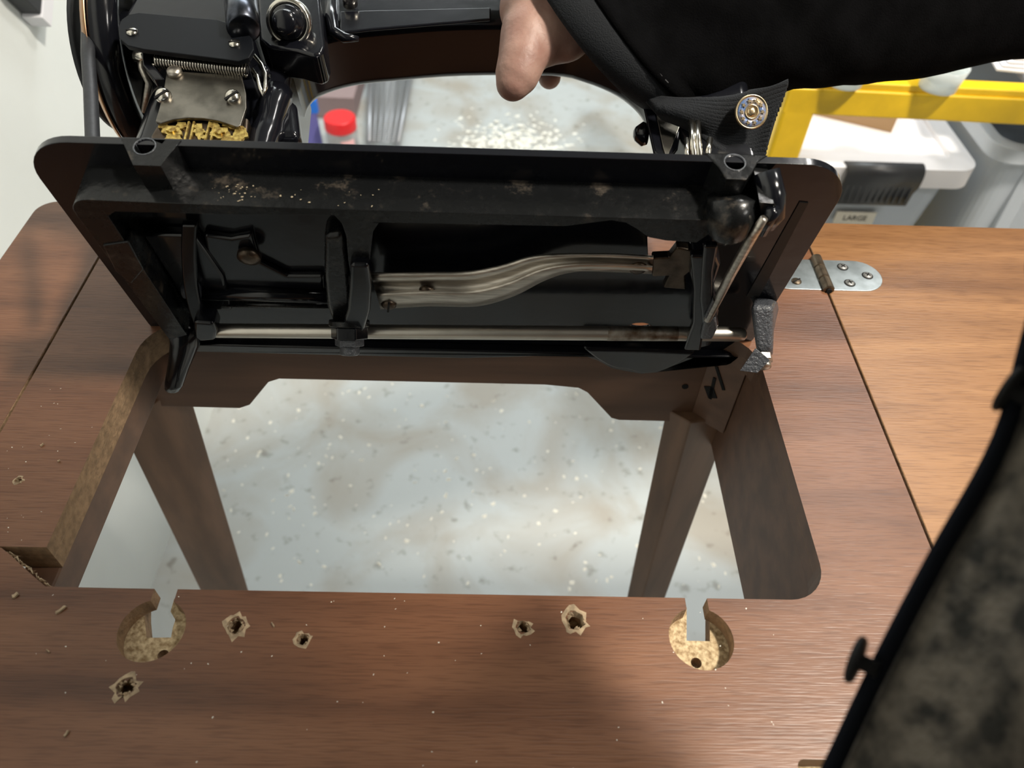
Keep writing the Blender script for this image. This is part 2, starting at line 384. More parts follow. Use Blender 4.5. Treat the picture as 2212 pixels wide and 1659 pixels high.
tp = mesh('tabletop_panel', prism([outer, opening(True), SLOT]+[ragged(*h) for h in HOLES], -.0095, 0, flat, 0, 1), [M_WAL, M_FIBER, M_APR], table)
lo = prism([outer, opening(False)]+[arc(c[0]+dx, c[1]-.0075, .0025, 0, 345, 14) for c, dx in ((PL, .0045), (PR, -.0015))]+[ragged(.0392, .1541, .0022)], -.0195, -.0096, flat, 0, 1)
cb_ = mesh('core_board', lo, [M_PART, M_FIBER, M_APR], table)
for o_ in (tp, cb_):
    for f_ in o_.data.polygons:
        if f_.material_index == 1 and f_.center.x > .125 and (f_.center.y+.2 > YN or f_.center.y+.2 < .0975): f_.material_index = 2
# splintered rims of the old screw holes
for (cx, cy, r) in HOLES:
    g = []
    for k in range(15):
        a = random.uniform(0, 6.283); rr = r*random.uniform(.75, 1.25); l = r*random.uniform(.3, .6); w = r*random.uniform(.15, .34)
        p = Vector((cx+rr*math.cos(a), cy+rr*math.sin(a), TT-.0002)); dr = Vector((math.cos(a+random.uniform(-.7, .7)), math.sin(a+random.uniform(-.7, .7)), random.uniform(-.5, .45))).normalized()
        sd = dr.cross(VZ).normalized()
        g.append(([p-dr*l*.5-sd*w, p-dr*l*.5+sd*w, p+dr*l*.6, p-dr*l*.4+VZ*w], [[0, 1, 2], [0, 2, 3], [1, 3, 2], [0, 3, 1]], [0]*4))
    ro = ragged(cx, cy, r*1.55, 16, .36); ri = ragged(cx, cy, r*.86, 16, .2)
    rm_ = [((a[0]+2*b[0])/3, (a[1]+2*b[1])/3) for a, b in zip(ro, ri)]
    V = [flat(*p, .00005) for p in ro]+[flat(*p, .00045) for p in rm_]+[flat(*p, -.003) for p in ri]
    g.append((V, [[k*16+i, k*16+(i+1) % 16, k*16+16+(i+1) % 16, k*16+16+i] for k in (0, 1) for i in range(16)], [0]*32))
    lab(mesh('splintered_hole', join(*g), M_SPL, table), 'torn pale wood around a screw hole')
g = []
for k in range(34):
    t = k/33; a = np.array((-.2335, .1863)); b = np.array((-.2040, .1666)); p = a+(b-a)*t
    p = Vector((p[0]+.001, p[1]+.0005, TT-random.uniform(0, .008))); dr = Vector((.8+random.uniform(-.4, .4), -.5+random.uniform(-.5, .5), random.uniform(-.4, .4))).normalized(); l = random.uniform(.0015, .004); sd = dr.cross(VZ).normalized()*.0005
    g.append(([p-dr*l*.5-sd, p-dr*l*.5+sd, p+dr*l, p+VZ*.0006], [[0, 1, 2], [0, 2, 3], [1, 3, 2], [0, 3, 1]], [0]*4))
mesh('splintered_edge', join(*g), M_SPL, table)
# leaves
def slab(x0, x1, y0, y1, r0=.002, rr=None):
    return rr or rrect(x0, y0, x1, y1, r0)
lf = [(SL-.0008, TYN), (SL-.0008, TYF)]+arc(TXL+.014, TYF-.014, .014, 90, 180, 8)+[(TXL, TYN)]
mesh('side_leaf', prism([lf], -.0195, 0, flat, 0, 1), [M_WAL, M_FIBER], table, bevel=.0008, seg=2)
mesh('side_leaf', prism([rrect(SR+.0008, TYN, TXR, TYF, .004)], -.0195, 0, flat, 0, 1), [M_LEAF, M_FIBER], table, bevel=.0008, seg=2)
# aprons under the opening
def apy(u, v, h): return Vector((u, h, TT+v))
ap = [(-.262, -.0197), (-.262, -.0895), (-.1800, -.0900), (-.172, -.086), (-.154, -.0615), (-.146, -.0578), (.034, -.0575), (.0575, -.0600), (.0640, -.0645), (.0840, -.0915), (.090, -.0937), (.19, -.0940), (.19, -.0197)]
mesh('far_apron', prism([ap], .350, .370, apy), M_APR, table, bevel=.0012, seg=2)
mesh('apron_rail', box(((-.04), .3515, TT-.0285), (.30, .006, .0035)), M_APR, table, bevel=.001)
mesh('side_apron', box((XR+.0095, (YN-.01+.349)/2, TT-.0683), (.018, .349-YN+.01, .097)), M_APR, table, bevel=.0012, seg=2)
mesh('side_apron', box((XL-.0098, (.13+.349)/2, TT-.031), (.018, .219, .0225)), M_APR, table, bevel=.0012, seg=2)
mesh('near_apron', box((-.03, .02, TT-.052), (.46, .018, .064)), M_APR, table, bevel=.0012, seg=2)
# corner block with routed marks at the right far corner
cb = [(.140, .3498), (.1605, .3330), (.1605, .3498)]
mesh('corner_block', prism([cb], -.0855, -.0197, flat), M_APR, table, bevel=.001)
def bar3(p, q, w, t, nrm):
    p, q = Vector(p), Vector(q); d = (q-p).normalized(); n = Vector(nrm).normalized(); s = d.cross(n).normalized()
    return strip([p, q], w, t, s, n)
cn = Vector((-.0168, -.0205, 0)).normalized(); c0 = Vector((.140, .3498, 0)); c1 = Vector((.1605, .333, 0))
def cbp(t, z): p = c0+(c1-c0)*t; return Vector((p.x, p.y, TT+z))+cn*.0003
g = join(bar3(cbp(.25, -.030), cbp(.62, -.046), .0022, .0008, cn), bar3(cbp(.22, -.050), cbp(.42, -.058), .007, .0008, cn), bar3(cbp(.30, -.040), cbp(.36, -.060), .0022, .0008, cn))
lab(mesh('routed_mark', g, M_HOLE, table), 'dark slots cut in the corner block')
mesh('bolt_hole', lathe([(.0022, 0), (.0022, .0006)], (.130, .3498, TT-.055), (0, -1, 0), 16), M_HOLE, table)
# splayed tapered legs
def leg(sec, splay, z0=-.082, taper=.72):
    c = sum((Vector((*p, 0)) for p in sec), Vector())/len(sec); k = (TT+z0)/1.
    V = [Vector((p[0], p[1], TT+z0)) for p in sec]
    V += [Vector((c.x+(p[0]-c.x)*taper+splay[0]*k, c.y+(p[1]-c.y)*taper+splay[1]*k, 0)) for p in sec]
    n = len(sec); return V, [list(range(n)), list(range(n, 2*n))[::-1]]+[[i, n+i, n+(i+1) % n, (i+1) % n] for i in range(n)], [0]*(n+2)
mesh('leg', leg([(.122, .3520), (.1375, .3400), (.168, .3460), (.152, .3700)], (.060, .078)), M_LEG, table, bevel=.0015, seg=2)
mesh('leg', leg([(-.260, .3350), (-.2355, .3470), (-.2205, .3690), (-.246, .3740)], (-.110, .075)), M_LEG, table, bevel=.0015, seg=2)
mesh('leg', leg([(.42, -.02), (.455, -.02), (.455, .015), (.42, .015)], (.06, -.06), -.0195), M_LEG, table, bevel=.0015, seg=2)
mesh('leg', leg([(-.29, -.04), (-.255, -.04), (-.255, -.005), (-.29, -.005)], (-.06, -.06), -.0195), M_LEG, table, bevel=.0015, seg=2)
# leaf hinge: two plates, a barrel, screws
HY = .4050
def hplate(x0, x1, rnd):
    if rnd: return [(x0, HY-.0158)]+arc(x1-.0158, HY, .0158, -90, 90, 14)+[(x0, HY+.0158)]
    return arc(x1+.0158, HY, .0158, 90, 270, 14)+[(x0, HY-.0158), (x0, HY+.0158)]
hp = mesh('hinge_plate', prism([hplate(SR+.003, .2615, True)], -.001, .0006, flat), M_ZINC, table, bevel=.0003)
hq = mesh('hinge_plate', prism([hplate(SR-.003, .180, False)], -.001, .0006, flat), M_ZINC, table, bevel=.0003)
bpf = []
for i in range(3):
    h = i*.0117; bpf += [(.0030, h+.0001), (.0038, h+.0006), (.0038, h+.0108), (.0030, h+.0114)]
hb = mesh('hinge_barrel', lathe(bpf, (SR+.0004, HY-.0175, TT+.0012), (0, 1, 0), 20), M_HBR, table, smooth=False)
mesh('hinge_pin', lathe([(.0019, -.0003), (.0019, .001)], (SR+.0004, HY-.0175, TT+.0012), (0, -1, 0), 14), M_HOLE, hb)
def screw(p, ax, r, parent, mat=M_SCREW, cross=True, rot=.4, h=.0012, slot=M_HOLE):
    a, u, v = basis(ax); p = Vector(p)
    s = mesh('screw', lathe([(r, 0), (r*.97, h*.45), (r*.7, h*.85), (r*.25, h)], p, a, 20), mat, parent, smooth=True)
    gs = []
    for k in ((0, 1) if cross else (0,)):
        t = rot+k*math.pi/2; dr = u*math.cos(t)+v*math.sin(t); sd = a.cross(dr)
        gs.append(box(p+a*h*.86, (r*(1.15 if cross else 1.9), r*(.26), h*.5), (dr, sd, a)))
    q = mesh('slot', join(*gs), slot, s); return s
for q in ((.2372, .4135), (.2518, .405), (.2372, .3967)):
    mesh('countersink', lathe([(.0038, 0), (.0038, .00015)], (*q, TT+.0006), VZ, 24), M_HOLE, hp)
    screw((*q, TT+.0006), VZ, .0031, hp, rot=random.random())
screw((.2011, .3970, TT+.0006), VZ, .0034, hq, M_HBR, cross=False, rot=2.2)

# chips and splinters lying on the table
def chip(px, py, l, w, ang, label):
    p = zp(px, py); u = Vector((math.cos(ang), math.sin(ang), 0)); s = Vector((-math.sin(ang), math.cos(ang), 0)); V = []
    for z, k in ((.0001, 1), (.0009, .8)):
        for a, b in ((-1, -.8), (-.3, -1), (1, -.5), (.8, 1), (-.2, .6), (-1, .9)): V.append(p+u*(a*l/2*k)+s*(b*w/2*k)+VZ*(z+.0004*(a > 0)))
    setp(mesh('wood_splinter', (V, [[0, 1, 2, 3, 4, 5][::-1], [6, 7, 8, 9, 10, 11]]+[[i, (i+1) % 6, 6+(i+1) % 6, 6+i] for i in range(6)], [0]*8), M_SPL), label, 'splinter', 'splinters on the table top')
chip(34, 1287, .0030, .0024, .6, 'pale wood splinter nearest the ragged notch of the opening')
chip(133, 1318, .0052, .0018, .75, 'oblong wood splinter on the table left of the left round pocket')
chip(590, 1350, .0028, .0008, 2.2, 'tiny pale sliver between the two screw holes right of the left pocket')
chip(105, 1407, .0022, .0006, 2.6, 'thin curled sliver on the table below and left of the left pocket')
chip(145, 1585, .0026, .0012, 1.1, 'small pale splinter near the bottom left corner of the picture')
chip(92, 962, .0022, .0012, .8, 'small splinter on the table left of the opening, farthest from the camera')
chip(128, 997, .0014, .0010, .2, 'small white speck of wood left of the opening, above the tiny screw hole')
def td(i):
    if i % 3: return Vector((random.uniform(-.2, .13), random.uniform(.09, .164), TT))
    return Vector((random.uniform(-.26, -.217), random.uniform(.19, .30), TT))
setp(mesh('sawdust', flakes(80, td, .0002, .00048), M_CHIP), 'fine sawdust specks sprinkled over the brown table top', 'sawdust', kind='stuff')

# ================================================================== the sewing machine
mach = thing('sewing_machine', MO, 'black enamelled cast iron sewing machine tipped up on its bed edge', 'sewing machine', rot=Matrix.Rotation(LEAN, 4, 'X'))
BX0, BX1, BD = -.2113, .1595, .1755
def P(l, n): return [mn(x, y, n) for x, y in l]      # pixel outline on machine plane n
def Q(l, d): return [md(x, y, d) for x, y in l]
win = P([(1398, 505), (1400, 566), (1462, 566), (1462, 505)], .002)
cres = [mn(1383+24*math.cos(a), 700+9*math.sin(a), .002) for a in np.linspace(0, 6.28, 17)[:-1]]
bed = mesh('bed_plate', prism([rrect(BX0, 0, BX1, BD, .024, 10), win, cres], 0, .004, mxd), M_ENA, mach, bevel=.0012, seg=3, angle=50)
mesh('bed_groove', prism([[mn(*p, -.0003) for p in ((1727, 436), (1746, 438), (1640, 640), (1612, 640))]], -.0006, .0003, mxd), simple('dark_groove', (.012, .011, .011), .6), mach)  # near-black raised strip stands for the groove, nothing is cut in
# skirt: a wall along the rear edge and the left end, thickening to the right
SK = -.020
sk_out = [(-.1885, .040), (-.1895, .150)]+arc(-.180, .1525, .0095, 180, 90, 6)[1:]+[(-.10, .1605), (0, .160), (.09, .1600), (.118, .1600)]
rb = P([(1640, 437), (1672, 440), (1680, 452), (1673, 474), (1642, 480), (1612, 505), (1592, 520), (1570, 527), (1550, 518), (1532, 506), (1505, 524), (1440, 520), (1402, 513), (1378, 496), (1352, 481), (1320, 476)], SK)
sk_in = [(.03, .1530), (-.0575, .1520)]
dv_r = P([(818, 482), (806, 500), (800, 545), (795, 600), (760, 610), (752, 560), (748, 510), (738, 482), (722, 465)], SK)
sk_in2 = [(-.12, .1545), (-.171, .1545), (-.1755, .151), (-.1765, .046)]
skirt = mesh('bed_skirt', prism([sk_out+rb+sk_in+dv_r+sk_in2], SK, .0005, mxd), M_DUST, mach, bevel=.0022, seg=4, angle=35)
# step between flange and skirt on the left end (inner shelf, boss with a crescent)
mesh('inner_shelf', prism([[(-.1764, .050), (-.1764, .120), (-.150, .120), (-.146, .085), (-.152, .05)]], -.006, .0005, mxd), M_ENA, mach, bevel=.002)
mesh('shelf_boss', prism([P([(222, 528), (278, 520), (312, 580), (284, 612), (250, 585)], -.0203)], -.0208, -.012, mxd), M_DUST, mach, bevel=.0008)
# hinge lugs on the rear edge, each with a pin hole
def lug(px, hole, name='hinge_lug'):
    o = Q(px, BD); hx, hn = md(*hole, BD); rr = .0044
    g = prism([o, arc(hx, hn, rr, 0, 342, 19)], BD-.022, BD+.0004, mxn)
    k = mesh(name, g, M_DUST, mach, bevel=.0009, seg=2, angle=45)
    mesh('pin_hole', lathe([(rr*.98, -.022), (rr*.98, -.016)], MW(hx, BD, hn), VD, 20), M_HOLE, k)
    mesh('hole_rim', ringlathe([(rr, -.010), (rr, .0006), (rr*1.12, .0006), (rr*1.12, -.01)], MW(hx, BD, hn), VD, 28), M_FOOT, k, smooth=True)
lug([(262, 300), (392, 304), (378, 322), (358, 345), (348, 360), (288, 358), (276, 330)], (313, 318))
lug([(1520, 330), (1660, 336), (1636, 352), (1626, 372), (1612, 390), (1568, 388), (1552, 362)], (1587, 352))
# right-hand lobe of the skirt: slotted web near the right lug
mesh('skirt_lobe', tube([MW(*mn(1582, 425, -.012), -.012), MW(*mn(1578, 470, -.017), -.017), MW(*mn(1572, 500, -.0195), -.0195), MW(*mn(1570, 516, -.0205), -.0205)], [.011, .0115, .0095, .005], 18), M_DUST, mach, smooth=True)
mesh('skirt_cheek', tube([MW(*mn(1655, 372, -.004), -.004), MW(*mn(1668, 425, -.013), -.013), MW(*mn(1668, 468, -.019), -.019), MW(*mn(1660, 490, -.020), -.020)], [.006, .0062, .0055, .003], 14), M_ENA, mach, smooth=True)
def crumb(i):
    x = random.gauss(-.128, .010) if i % 4 else random.uniform(-.18, -.05)
    return MW(x, .1608, random.uniform(-.0185, -.008))
mesh('dust_crumbs', flakes(110, crumb, .0002, .0007), simple('beige_lint', (.42, .35, .24), .9), mach, kind='stuff')
# lower front lip with its bulge
lip = [(-.19, .000)]+[(-.02, .0)]+P([(1255, 768), (1290, 780), (1320, 797), (1350, 803), (1385, 809), (1420, 806), (1450, 800), (1475, 785), (1500, 775), (1600, 774)], -.006)+[(.150, .004), (.150, .010), (-.19, .010)]
mesh('front_lip', prism([lip], -.006, .0005, mxd), M_ENA, mach, bevel=.0028, seg=4)
mesh('lip_boss', prism([P(curve([(1258, 752), (1288, 775), (1322, 793), (1352, 797), (1385, 806), (1418, 803), (1446, 795), (1478, 778), (1505, 760)], 3), -.009)], -.0098, -.001, mxd), M_ENA, mach, bevel=.0035, seg=5, angle=50)
# rock shaft
RN = -.016
def rod(p0, p1, n0, n1, r, name, mat, seg=16):
    a = MW(*mn(*p0, n0), n0); b = MW(*mn(*p1, n1), n1); d = (b-a).normalized()
    return mesh(name, tube([a, a+d*r*.3, a+d*r, b-d*r, b-d*r*.3, b], [r*.55, r*.85, r, r, r*.85, r*.5], seg), mat, mach, smooth=True)
rs = rod((452, 714), (1612, 722), RN, RN, .0042, 'rock_shaft', simple('grey_steel_rod', (.66, .62, .55), .36, 1., noise=.15, nscale=40, bump=.05))
rod((1296, 720), (1478, 721), RN, RN, .00428, 'rust_patch', M_RUST)
# left crank on the shaft
def mpath(l, n): return [MW(*mn(x, y, k), k) for (x, y), k in zip(l, n if isinstance(n, list) else [n]*len(l))]
pts = curve([tuple(p) for p in mpath([(410, 480), (408, 540), (412, 610), (424, 670), (438, 705)], [-.004, -.008, -.012, -.014, -.016])], 5)
mesh('crank_lever', strip(pts, .0075, .004, VX, VD.cross(VX)), M_ENA, mach, bevel=.0012)
mesh('crank_clamp', prism([P([(418, 695), (462, 698), (470, 716), (466, 735), (432, 738), (418, 728)], -.021)], -.0215, -.010, mxd), M_ENA, mach, bevel=.0022, seg=3)
mesh('crank_pin', lathe([(.005, -.0), (.005, .008)], MW(*mn(398, 625, -.009), -.009), VX, 14), M_FOOT, mach, smooth=True)
# black cross shaft behind
sh = mesh('feed_shaft', tube([MW(*mn(440, 632, -.006), -.006), MW(*mn(720, 640, -.006), -.006)], .0042, 14), M_ENA, mach, smooth=True)
mesh('shaft_rail', tube([MW(*mn(480, 655, -.004), -.004), MW(*mn(720, 660, -.004), -.004)], .0022, 10), M_DUST, mach, smooth=True)
mesh('inner_casting', prism([P([(500, 510), (545, 500), (560, 560), (620, 590), (700, 590), (700, 625), (470, 625), (455, 600), (450, 560), (440, 500)], -.002)], -.004, .0005, mxd), M_ENA, mach, bevel=.002)
mesh('inner_knob', lathe([(.004, 0), (.006, .001), (.006, .004), (.003, .005)], MW(*mn(540, 545, -.004), -.004), -VN, 14), M_BROWN, mach, smooth=True)
# rocker on the middle rib, with its clamp bolt
mesh('rocker_bearing', prism([P([(700, 505), (742, 500), (752, 560), (760, 640), (757, 700), (722, 700), (706, 660), (700, 590)], -.018)], -.0195, -.006, mxd), M_DUST, mach, bevel=.003, seg=3)
mesh('rocker_lever', strip(mpath([(778, 560), (780, 610), (776, 660), (764, 700), (752, 722)], [-.021, -.022, -.022, -.022, -.022]), [.009, .011, .012, .013, .012], .007, VX, VN), M_ENA, mach, bevel=.0022, seg=3)
bc = MW(*mn(755, 718, -.024), -.024); bx = (-VN*.8-VD*.6).normalized()
hexp = lambda r, h0, h1: lathe([(r, h0), (r, h1)], bc, bx, 6)
bc = MW(*mn(755, 724, -.025), -.025)
cn_ = mesh('clamp_nut', hexp(.0104, -.005, .002), M_ENA, mach, bevel=.0008)
mesh('clamp_bolt', join(hexp(.0082, .002, .006), lathe([(.0055, .006), (.0055, .0105), (.0045, .0112)], bc, bx, 18)), M_FOOT, mach, bevel=.0005)
mesh('clamp_washer', lathe([(.0112, -.0085), (.0112, -.005)], bc, bx, 22), M_DUST, mach, bevel=.0006)
# S shaped pressed-steel feed lever (channel section)
top = curve([(800, 588), (930, 587), (1010, 585), (1080, 572), (1150, 552), (1230, 547), (1320, 547), (1412, 552)], 6)
bot = curve([(822, 668), (930, 662), (1030, 662), (1110, 640), (1180, 605), (1240, 588), (1320, 588), (1408, 592)], 6)
LN = -.013
def lev(t, n):
    i = t*(len(top)-1); return i
V = []; F = []
prof = [(.0, .004), (.02, -.0040), (.15, -.0052), (.22, -.0048), (.27, .0000), (.50, .0004), (.56, -.0046), (.66, -.0054), (.84, -.0050), (.92, -.0020), (1., .004)]
for a, b in zip(top, bot):
    for s, h in prof:
        n = LN+h; V.append(MW(*mn(a[0]+(b[0]-a[0])*s, a[1]+(b[1]-a[1])*s, n), n))
m = len(prof)
F = [[i*m+k, i*m+k+1, (i+1)*m+k+1, (i+1)*m+k] for i in range(len(top)-1) for k in range(m-1)]
fl_ = mesh('feed_lever', (V, F, [0]*len(F)), M_STEEL, mach, smooth=True)
so = fl_.modifiers.new('thickness', 'SOLIDIFY'); so.thickness = .0016; so.offset = -1
screw(MW(*mn(922, 626, LN-.001), LN-.001), -VN, .0042, fl_, M_BROWN, cross=False, rot=.5, h=.003)
screw(MW(*mn(840, 655, LN-.004), LN-.004), -VN, .0042, fl_, M_BROWN, cross=False, rot=1.4, h=.003)
mesh('rivet', lathe([(.0046, 0), (.0042, .0012), (.002, .002)], MW(*mn(1378, 578, LN-.003), LN-.003), -VN, 18), M_BROWN, fl_, smooth=True)
mesh('ridge', tube([MW(*mn(1180, 582, LN-.003), LN-.003), MW(*mn(1345, 577, LN-.003), LN-.003)], [.0006, .0016], 10), M_STEEL, fl_, smooth=True)
# brown fork at the end of the lever, needle-side linkage
mesh('feed_fork', prism([P([(1408, 552), (1445, 550), (1462, 528), (1498, 535), (1502, 570), (1480, 590), (1482, 620), (1432, 616), (1445, 590), (1408, 592)], -.009)], -.011, -.006, mxd), M_BROWN, mach, bevel=.001, seg=2)
mesh('hook_bracket', prism([P([(1492, 540), (1540, 530), (1555, 560), (1540, 610), (1552, 660), (1535, 735), (1495, 745), (1505, 640), (1488, 580)], -.012)], -.016, -.004, mxd), M_ENA, mach, bevel=.002, seg=3)
mesh('hook_arm', strip(mpath([(1508, 545), (1512, 620), (1510, 690), (1495, 750)], -.019), [.008, .007, .007, .010], .005, VX, VN), M_ENA, mach, bevel=.0015)
mesh('hook_arm', strip(mpath([(1535, 525), (1528, 580), (1526, 640), (1535, 700)], -.021), [.007, .006, .007, .009], .004, VX, VN), M_ENA, mach, bevel=.0015)
mesh('hook_block', prism([P([(1520, 690), (1546, 680), (1550, 705), (1538, 728), (1512, 728)], -.022)], -.024, -.014, mxd), M_FOOT, mach, bevel=.0015)
mesh('link_plate', prism([P([(1522, 683), (1540, 645), (1545, 650), (1527, 690)], -.0235)], -.0245, -.0225, mxd), M_FOOT, mach, bevel=.0004)
mesh('link_rod', tube(mpath([(1528, 690), (1580, 590), (1618, 522), (1650, 472)], [-.023, -.023, -.024, -.025]), [.0022, .0024, .0024, .0018], 12), M_STEEL, mach, smooth=True)
mesh('link_guide', tube(mpath([(1645, 500), (1672, 452)], -.0215), .0032, 12), M_ENA, mach, smooth=True)
# feet of the casting
def taper(pts, rs, name, mat, **k): return mesh(name, tube(pts, rs, 12, squash=.8), mat, mach, smooth=True, **k)
taper(mpath([(405, 690), (398, 745), (386, 790), (376, 828), (373, 838)], [-.002, -.014, -.024, -.032, -.0335]), [.0135, .0095, .0072, .0062, .0052], 'bed_foot', M_ENA)
mesh('foot_web', prism([P([(345, 690), (440, 690), (432, 750), (408, 770), (375, 750)], -.006)], -.008, .0005, mxd), M_ENA, mach, bevel=.003)
fb = [mn(x, y, 0) for x, y in ((1628, 640), (1672, 646), (1690, 660), (1632, 668))]
ft = [mn(x, y, -.030) for x, y in ((1632, 755), (1672, 758), (1668, 778), (1640, 778))]
fm = [mn(x, y, -.012) for x, y in ((1622, 660), (1672, 660), (1672, 720), (1628, 715))]
V = [MW(*p, .0005) for p in fb]+[MW(*p, -.012) for p in fm]+[MW(*p, -.030) for p in ft]
F = [[3, 2, 1, 0], [8, 9, 10, 11]]+[[k*4+i, k*4+(i+1) % 4, k*4+4+(i+1) % 4, k*4+4+i] for k in (0, 1) for i in range(4)]
rf = lab(mesh('bed_foot', (V, F, [0]*10), M_FOOT, mach, bevel=.003, seg=3), 'rough grey cast foot')
nc = MW(*mn(1648, 768, -.032), -.032)
mesh('foot_nut', lathe([(.0052, 0), (.0052, .004)], nc, -VN, 6), M_STEEL, rf, bevel=.0004)
mesh('foot_screw', lathe([(.0036, .004), (.0036, .0075), (.002, .008)], nc, -VN, 14), M_STEEL, rf, smooth=True)
tg = [at(1632, 752, .415), at(1664, 778, .415), at(1636, 806, .418), at(1598, 801, .418)]
tn = (tg[1]-tg[0]).cross(tg[2]-tg[0]).normalized()*.0006
lab(mesh('foot_flap', ([p for p in tg]+[p+tn for p in tg], [[0, 1, 2, 3], [7, 6, 5, 4], [0, 4, 5, 1], [1, 5, 6, 2], [2, 6, 7, 3], [3, 7, 4, 0]], [0]*6), M_FOOT, rf, bevel=.0003), 'bent grey metal flap')

# ---- arm, column, head: silhouette in (x,n) with heavy rounding
AD = .076
arch = Q(curve([(650, 325), (657, 270), (668, 230), (695, 203), (760, 182), (850, 171), (1000, 160), (1190, 160), (1262, 174), (1330, 203), (1375, 240), (1395, 275), (1408, 322)], 4), AD)
sil = [(-.203, .0045)]+[(-.196, .05), (-.194, .10), (-.198, .15), (-.2005, .195)]+arc(-.1805, .205, .02, 180, 90, 5)+[(.08, .225)]+arc(.120, .200, .025, 90, 0, 6)+[(.145, .05)]+[(.143, .042), (.112, .042)]+arch[::-1]+[(-.112, .05), (-.106, .0045)]
armo = mesh('arm_body', prism([sil], .070, .1165, mxn), M_ENA, mach, bevel=.011, seg=8, angle=40)
mesh('column', prism([[(-.204, .0045), (-.197, .06), (-.195, .16), (-.180, .17), (-.140, .165), (-.1225, .14), (-.118, .06), (-.110, .0045)]], .056, .1205, mxn), M_ENA, mach, bevel=.012, seg=6)
mesh('arm_panel', prism([Q([(735, 30), (1060, 22), (1060, 48), (800, 70), (735, 78)], .117)], .1172, .1192, mxn), M_ENA, mach, bevel=.0015)
mesh('column_rib', tube([MW(-.128+.0005*i, .122-.0008*math.sin(i*1.9), .01+.0075*i) for i in range(12)], [.008+.0006*math.sin(i*2.1) for i in range(12)], 12), M_ENA, mach, smooth=True)
mesh('column_flare', prism([Q([(580, 300), (600, 215), (640, 215), (650, 300)], .119)], .108, .1205, mxn), M_ENA, mach, bevel=.005, seg=4)
# gold decals on the column foot
dec = []
def petal(px, py, w, h, d=.1335, rot=0., k=1.):
    o = []
    for i in range(14):
        t = 6.283*i/14; s = 1+.18*math.sin(5*t)
        a, b = w*math.cos(t)*s, h*math.sin(t)*s; o.append((px+a*math.cos(rot)-b*math.sin(rot), py+a*math.sin(rot)+b*math.cos(rot)))
    return prism([Q(o, d)], d-.0006, d+.0006*k, mxn)
mesh('decal_pillar', prism([Q([(330, 300), (352, 262), (540, 262), (536, 302), (520, 330), (330, 330)], .130)], .112, .1328, mxn), M_BROWN, mach, bevel=.0015)
dp = mesh('gold_decal', join(petal(372, 284, 22, 12, rot=.1), petal(372, 284, 11, 6, k=3), petal(352, 272, 10, 7, rot=-.3), petal(393, 272, 12, 7), petal(375, 302, 20, 9),
    petal(476, 288, 22, 12), petal(476, 288, 11, 6, k=3), petal(462, 272, 13, 7), petal(505, 273, 24, 7, rot=.15), petal(520, 290, 16, 13), petal(500, 303, 22, 9),
    petal(431, 285, 8, 18), petal(431, 285, 14, 5), petal(425, 275, 6, 4), petal(440, 297, 7, 4)), M_BRASS, mach)
for x0, x1 in ((407, 398), (418, 410), (452, 442), (462, 455)):
    dp2 = mesh('decal_line', prism([Q([(x0, 264), (x0+4, 264), (x1+3, 306), (x1-1, 306)], .1335)], .133, .1343, mxn), M_BRASS, mach)
# steel cover plate above the decals
cpl = [(335, 262), (343, 235), (352, 200), (360, 152), (522, 162), (531, 200), (532, 232), (520, 270), (512, 274)]+[(495, 268), (470, 260), (440, 255), (405, 254), (375, 258), (348, 266)]
PD = .136
cp = mesh('cover_plate', prism([Q(cpl, PD)], PD-.0022, PD, mxn), simple('patinated_steel', (.27, .25, .215), .33, 1., noise=.45, nscale=70, bump=.1), mach, bevel=.0006, seg=2)
for (x, y) in ((354, 208), (504, 211)):
    screw(MW(md(x, y, PD)[0], PD, md(x, y, PD)[1]), (VD*.9-VN*.45).normalized(), .0042, cp, M_CHROME, cross=False, rot=.6, h=.0034)
mesh('plate_stud', lathe([(.004, 0), (.0038, .002), (.002, .003)], MW(md(378, 158, PD)[0], PD, md(378, 158, PD)[1]), VD, 14), M_STEEL, cp, smooth=True)
# spring with its pins and hook arms
def helix(p, q, r, turns, wr, parent):
    p, q = Vector(p), Vector(q); a, u, v = basis(q-p); n = turns*14
    return tube([p+(q-p)*(i/n)+u*(r*math.cos(6.283*i/14))+v*(r*math.sin(6.283*i/14)) for i in range(n+1)], wr, 6)
def MQ(px, py, d): x, n = md(px, py, d); return MW(x, d, n)
p0, p1 = MQ(336, 131, .137), MQ(534, 152, .137)
mesh('tension_spring', helix(p0, p1, .0034, 34, .00055, mach), M_CHROME, mach, smooth=True)
mesh('spring_core', tube([p0, p1], .0022, 10), M_HOLE, mach, smooth=True)
mesh('spring_arm', strip([MQ(320, 108, .134), MQ(325, 150, .134), MQ(348, 180, .132)], .006, .006, VX, VD), M_ENA, mach, bevel=.001)
sp = mesh('spring_hook', tube([MQ(x, y, .138) for x, y in ((545, 150), (556, 165), (562, 190), (568, 205), (574, 190), (574, 160), (566, 140), (548, 118), (520, 116), (500, 126))], .0011, 8), M_CHROME, mach, smooth=True)
mesh('hook_lug', lathe([(.005, 0), (.005, .004), (.003, .005)], MQ(566, 165, .132), VD, 14), M_ENA, mach, smooth=True)
mesh('wheel_yoke', tube([MQ(300, 100, .125), MQ(308, 150, .122), MQ(322, 180, .118), MQ(312, 240, .10)], [.002, .0022, .002, .002], 10), M_STEEL, mach, smooth=True)
mesh('yoke_pin', lathe([(.0028, 0), (.0028, .009)], MQ(290, 122, .126), VX, 12), M_CHROME, mach, smooth=True)
